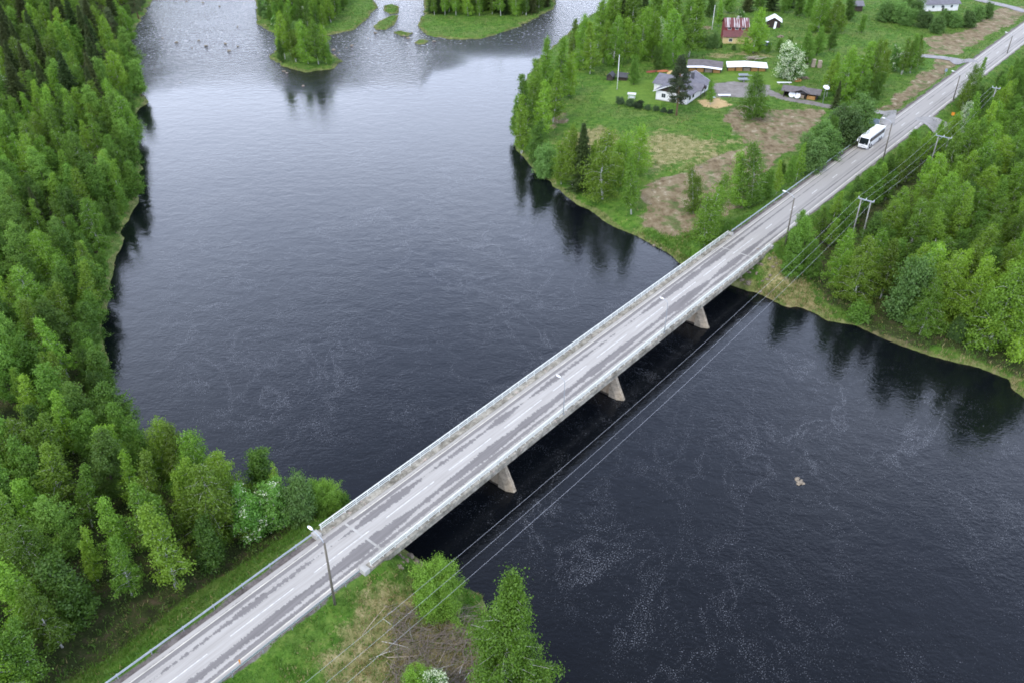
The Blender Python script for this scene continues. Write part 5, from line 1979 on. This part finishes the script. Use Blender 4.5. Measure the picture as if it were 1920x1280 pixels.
# parked car by the far house
x, y, z = G(1434, 86)
car = thing("parked_car", "dark blue grey car parked by the bushes below the brown cabin", "car", (x, y, z), 2.5)
M_carp = M_plain("blue_grey_car_paint", (.16, .20, .25), None, 1, .3, .3, .5)
MB().prism([(-2.1, .35), (2.1, .35), (2.15, .75), (1.2, .92), (-2.05, .95), (-2.15, .6)], -.85, .85, 'y').build("body", M_carp, car, bevel=.08)
MB().prism([(-1.7, .93), (1.1, .91), (.35, 1.42), (-1.2, 1.44)], -.75, .75, 'y').build("cabin", M_glass, car, bevel=.06)
MB().box(-1.15, .3, -.68, .68, 1.43, 1.47).build("roof", M_lamp_head, car, bevel=.02)
for wx_ in (-1.3, 1.35):
    for s in (-1, 1):
        MB().tube([(wx_, s * .68, .32), (wx_, s * .88, .32)], .32, 14).build("wheel", M_black, car)

# ------------------------------------------------------------------ signs and roadside markers
M_sign_back = M_plain("sign_back_grey_blue", (.27, .33, .42), (.23, .28, .36), 1, .5, .3)
M_orange = M_plain("orange_marker", (.75, .27, .03), None, 2, .6)


def two_post_sign(px, py, wd, ht, bottom, label, mat):
    x, y, z = G(px, py)
    o = thing("road_sign", label, "road sign", (x, y, z), RANG + math.pi / 2 + .25)
    MB().box(-wd / 2, wd / 2, -.02, .02, bottom, bottom + ht).build("board", mat, o)
    for sx in (-wd * .32, wd * .32):
        MB().tube([(sx, -.07, -.3), (sx, -.07, bottom + ht)], .045, 7).build("post", M_galv, o)
    for zz in (bottom + .2, bottom + ht - .2):
        MB().box(-wd / 2 + .05, wd / 2 - .05, -.05, -.022, zz - .03, zz + .03).build("brace", M_galv2, o)


two_post_sign(1632, 246, 3.4, 1.5, 2.0, "large blue grey direction sign seen from behind, left of the coach", M_sign_back)
two_post_sign(1521, 322, 1.6, .9, 1.5, "small blue grey sign on two posts left of the road past the bridge", M_sign_back)


def one_post_sign(px, py, label, mat, wd=.7, ht=.9, zb=1.6):
    x, y, z = G(px, py)
    o = thing("road_sign", label, "road sign", (x, y, z), RANG + math.pi / 2)
    MB().box(-wd / 2, wd / 2, -.015, .015, zb, zb + ht).build("board", mat, o)
    MB().tube([(0, -.05, -.3), (0, -.05, zb + ht)], .04, 7).build("post", M_galv, o)


one_post_sign(1771, 144, "small pale sign on one post on the left verge past the junction", M_sign_back)
one_post_sign(1785, 222, "orange and white sign at the side road junction on the right", M_orange, .9, .9, .8)
x, y, _ = L(-5.0, -4.15)
o_ = thing("marker_post", "orange marker post at the road edge at the bottom of the picture", "marker post", L(-4.6, -4.02, 5.9), RANG)
MB().tube([(0, 0, 0), (0, 0, .95)], .05, 8).build("post", M_orange, o_)
MB().box(-.09, .09, -.03, .03, .7, 1.05).build("reflector", M_orange, o_)

# ------------------------------------------------------------------ rocks
M_rock = M_plain("river_rock", (.27, .225, .165), (.11, .09, .065), 1.2, .85, bump=.6)
ROCKS = []
for i in range(5):
    r = np.random.RandomState(400 + i)
    bm = bmesh.new()
    bmesh.ops.create_icosphere(bm, subdivisions=2, radius=1.0)
    off = r.normal(0, 1, 3) * 3
    for v in bm.verts:
        n_ = math.sin(v.co.x * 2.3 + off[0]) + math.sin(v.co.y * 2.7 + off[1]) + math.sin(v.co.z * 2.1 + off[2])
        v.co *= 1 + .13 * n_ + r.normal(0, .05)
        v.co.z *= .62
    me = bpy.data.meshes.new("rock")
    bm.to_mesh(me)
    bm.free()
    me.materials.append(M_rock)
    ROCKS.append(me)


def rock(x, y, z, sz, label, group):
    o = put("river_rock", ROCKS[rs.randint(5)])
    o.location = (x, y, z)
    o.rotation_euler = (rs.normal(0, .15), rs.normal(0, .15), rs.uniform(0, 6.28))
    o.scale = (sz * rs.uniform(.8, 1.4), sz * rs.uniform(.8, 1.2), sz * rs.uniform(.7, 1.1))
    return tag(o, label, "rock", group)


for px, py in [(300, 118), (338, 155), (372, 76), (386, 86), (398, 90), (422, 82), (446, 87), (360, 90), (305, 72), (412, 12), (350, 3), (380, 5), (330, 80), (430, 96), (445, 50), (290, 130)]:
    x, y, _ = P(px, py, 0)
    rock(x, y, -.12, rs.uniform(.3, .65), "pale rock breaking the surface of the left rapids", "rocks in the left rapids")
for px, py in [(626, 94), (634, 100), (628, 104), (622, 108), (660, 86), (690, 72), (758, 68), (765, 72), (650, 90), (705, 62), (815, 78), (772, 62), (700, 12)]:
    x, y, _ = P(px, py, 0)
    rock(x, y, -.1, rs.uniform(.4, .8), "pale rock in the shallows between the islands", "rocks between the islands")
for px, py in [(532, 134), (538, 137), (568, 162)]:
    x, y, _ = P(px, py, 0)
    rock(x, y, -.1, .6, "small rock in the calm water just below the small island", "rocks below the small island")
for px, py, k_ in [(1494, 897, .34), (1499, 903, .42), (1505, 905, .34), (1497, 906, .30), (1502, 900, .22)]:
    x, y, _ = P(px, py, 0)
    rock(x, y, -.02, k_, "rock of the lone small cluster in the dark water below the bridge", "lone rock cluster")
for px, py in [(1228, 457), (1236, 460), (1240, 466), (1226, 461), (1233, 456)]:
    x, y, _ = P(px, py, 0)
    rock(x, y, .08, .42, "small stone at the far shoreline left of the bridge", "shore stones left of the bridge")
for k in range(30):
    u_, w_ = rs.uniform(116, 123), rs.uniform(-8, -2)
    x, y, _ = L(u_, w_)
    rock(x, y, T(x, y) + .02, rs.uniform(.22, .5), "grey riprap stone beneath the far end of the bridge", "riprap under the far bridge end")
for k in range(14):
    u_, w_ = rs.uniform(17, 22), rs.uniform(-6.5, -3)
    x, y, _ = L(u_, w_)
    rock(x, y, T(x, y) + .02, rs.uniform(.22, .45), "grey riprap stone beneath the near end of the bridge", "riprap under the near bridge end")
for k in range(22):
    px, py = rs.uniform(1220, 1520), rs.uniform(215, 400)
    x, y, _ = P(px, py, 4)
    if bil(DIRT, x, y)[0] > .8:
        rock(x, y, T(x, y), rs.uniform(.2, .45), "pale stone lying on the bare earth field", "stones on the bare earth")

# ------------------------------------------------------------------ brush pile and felled sticks on the near bank
def sticks(name, n_, px0, px1, py0, py1, ln0, ln1, rad, zmax, seed):
    r = np.random.RandomState(seed)
    m_ = MB()
    for k_ in range(n_):
        px, py = r.uniform(px0, px1), r.uniform(py0, py1)
        x, y, z = G(px, py)
        if bil(SG, x, y)[0] < .6:
            continue
        a_ = r.normal(.5, .9)
        d_ = Vector((math.cos(a_), math.sin(a_), r.normal(.05, .22))).normalized()
        c_ = Vector((x, y, z + r.uniform(.05, zmax)))
        l_ = r.uniform(ln0, ln1) / 2
        bnd = Vector(tuple(r.normal(0, .12, 3)))
        m_.tube([c_ - d_ * l_, c_ + bnd, c_ + d_ * l_], [rad * r.uniform(.7, 1.3), rad * .8, rad * .3], 4, caps=False)
    return m_


bp = thing("brush_pile", "tangle of bare cut branches on the near bank beside the bottom birch", "brush pile", G(840, 1215))
for nm, m_, mt in (("branches", sticks("b", 720, 735, 905, 1140, 1290, 1.2, 3.4, .034, .85, 1), M_twig),):
    o = m_.build(nm, mt, None)
    o.parent = bp
    o.matrix_parent_inverse = Matrix.Translation(-Vector(bp.location))
    o["kind"] = "stuff"
for k in range(22):
    m_ = sticks("s", 1, 700, 900, 1140, 1285, 2.4, 4.5, .042, .5, 900 + k)
    if not m_.v:
        continue
    o = m_.build("branch", M_birch_bark if k % 2 else M_plank, None)
    o.parent = bp
    o.matrix_parent_inverse = Matrix.Translation(-Vector(bp.location))

# ------------------------------------------------------------------ undergrowth and grass (uncountable)
def sample_land(n_, x0, x1, y0, y1, seed, maxdepth):
    r = np.random.RandomState(seed)
    x, y = r.uniform(x0, x1, n_), r.uniform(y0, y1, n_)
    s_ = bil(SG, x, y)
    z = bil(ZG, x, y)
    dep = y * math.cos(PITCH) - (z - CAM_H) * math.sin(PITCH)
    px = 960 + F_PX * x / dep
    py = 640 - F_PX * (y * math.sin(PITCH) + (z - CAM_H) * math.cos(PITCH)) / dep
    ok = (s_ > .05) & (px > -60) & (px < 1980) & (py > -40) & (py < 1330) & (dep < maxdepth)
    return x[ok], y[ok], z[ok], s_[ok], dep[ok], r


x, y, z, s_, dep, r = sample_land(90000, -230, 240, 45, 420, 71, 470)
fo = bil(FOREST, x, y)
keep = r.uniform(size=len(x)) < fo * np.clip(150 / dep, .25, 1) * .9
u_, w_ = uw(x, y)
cor = (w_ < -8) & (u_ > 126) & (u_ < 240) & (w_ > -22) & (s_ > 2)
keep |= cor & (r.uniform(size=len(x)) < .8)
keep |= (s_ < 2.2) & (r.uniform(size=len(x)) < .25)
keep |= (dep < 135) & (np.abs(w_) > 6.5) & (x > -60) & (x < 12) & (r.uniform(size=len(x)) < .75)
C, Tn = [], []
for i in np.nonzero(keep)[0]:
    k_ = 16
    hgt = r.uniform(.25, 1.0) * (1.6 if cor[i] else (.6 if fo[i] < .2 else 1))
    c_ = np.array([x[i], y[i], z[i] + hgt * .5]) + r.normal(0, 1, (k_, 3)) * np.array([.38, .38, .28 * hgt])
    C.append(c_)
    Tn.append(np.clip(r.uniform(0, 1) + r.normal(0, .2, k_), 0, 1))
C, Tn = np.concatenate(C), np.concatenate(Tn)
V = leaf_quads(C, r, .12, .28, .6, .6, .2)
o = put("undergrowth", quad_mesh("undergrowth", V, ML_under, Tn))
tag(o, "low leafy undergrowth on the forest floor and along the shores", "undergrowth", kind="stuff")
print("UNDER", len(V))


def grass(name, label, n_, box_, seed, maxd, mind, h0, h1, wd, nbl, zlift=0.0):
    x, y, z, s_, dep, r = sample_land(n_, *box_, seed, maxd)
    u_, w_ = uw(x, y)
    bare = np.maximum.reduce([bil(DIRT, x, y), bil(GRAV, x, y), bil(SHOUL, x, y) * 1.2])
    fo = bil(FOREST, x, y)
    dr = bil(DRYG, x, y)
    mw = bil(MOWN, x, y)
    keep = (r.uniform(size=len(x)) > bare * 1.05) & (r.uniform(size=len(x)) > fo * .8) & (dep > mind) & (r.uniform(size=len(x)) > mw)
    keep &= ~((np.abs(w_) < 5.6) & (u_ > 10) & (u_ < 127))
    x, y, z, s_, dr = x[keep], y[keep], z[keep], s_[keep], dr[keep]
    m = len(x)
    patch_ = sines(x, y, 77, .35) + .6 * sines(x, y, 78, 1.1)
    hh = r.uniform(h0, h1, m) * (1 + .5 * patch_) * np.where(s_ < 2, 1.35, 1)
    tb_ = np.clip(.5 + .5 * patch_ + r.normal(0, .2, m), 0, 1)
    tb_ = np.where(r.uniform(size=m) < np.clip(dr * .62 + np.where(s_ < 1.5, .25, .03) + .14 * (patch_ > .35), 0, .8), 2.0, tb_)
    Q, TT = [], []
    for k_ in range(nbl):
        bx = x + r.normal(0, wd * 1.6, m)
        by = y + r.normal(0, wd * 1.6, m)
        lx, ly = r.normal(0, .35, m) * hh, r.normal(0, .35, m) * hh
        an = r.uniform(0, 6.28, m)
        ax, ay = np.cos(an) * wd, np.sin(an) * wd
        h_ = hh * r.uniform(.6, 1.1, m)
        zz = z - .04
        Q.append(np.stack([np.stack([bx - ax * .5, by - ay * .5, zz], 1), np.stack([bx + ax * .5, by + ay * .5, zz], 1),
                           np.stack([bx + lx * .6 + ax * .4, by + ly * .6 + ay * .4, zz + h_ * .7], 1), np.stack([bx + lx, by + ly, zz + h_], 1)], 1))
        TT.append(np.clip(tb_ + np.where(tb_ > 1.5, 0, r.normal(0, .12, m)), 0, 2))
    V = np.concatenate(Q)
    o = put(name, quad_mesh(name, V, ML_grass, np.concatenate(TT)))
    tag(o, label, "grass", kind="stuff")
    print(name, len(V))


grass("verge_grass", "rough green grass on the banks and verges near the bridge", 190000, (-75, 95, 45, 175), 81, 215, 0, .28, .68, .10, 3)
grass("meadow_grass", "long green and dry grass on the farm meadow and far banks", 150000, (-120, 240, 120, 420), 82, 460, 160, .2, .5, .16, 2)

# ------------------------------------------------------------------ labels that single out trees standing in a row
def number_row(group, base, frm, key):
    os_ = sorted([o for o in bpy.data.objects if o.get("group") == group], key=key)
    for i, o in enumerate(os_[:len(ORD)]):
        o["label"] = base.format(CAT_OF(o)) + ", " + ORD[i] + " from " + frm


def CAT_OF(o):
    return o["category"]


def u_key(o):
    return float(uw(o.location.x, o.location.y)[0])


number_row(gw, "bushy {} in the row along the far approach", "the bridge", u_key)
number_row(gy, "yellow green {} in the clump between farmyard and road", "the left", lambda o: proj(*o.location)[0])
number_row(gi, "{} on the small grassy island", "the left", lambda o: proj(*o.location)[0])
number_row(gr, "large {} where the right wood meets the bank", "the bridge", lambda o: proj(*o.location)[0])
number_row(gh, "low {} in the thicket before the top right house", "the left", lambda o: proj(*o.location)[0])
number_row(g1, "light green {} on the farm's river shore", "the nearest end", lambda o: -proj(*o.location)[1])
edge_g = " at the wood's edge facing the near guard rail"
for o in bpy.data.objects:
    if o.get("group", "").endswith(edge_g):
        o["group"] = "trees" + edge_g
number_row("trees" + edge_g, "{} at the near wood's edge facing the guard rail", "the bridge", lambda o: -u_key(o))
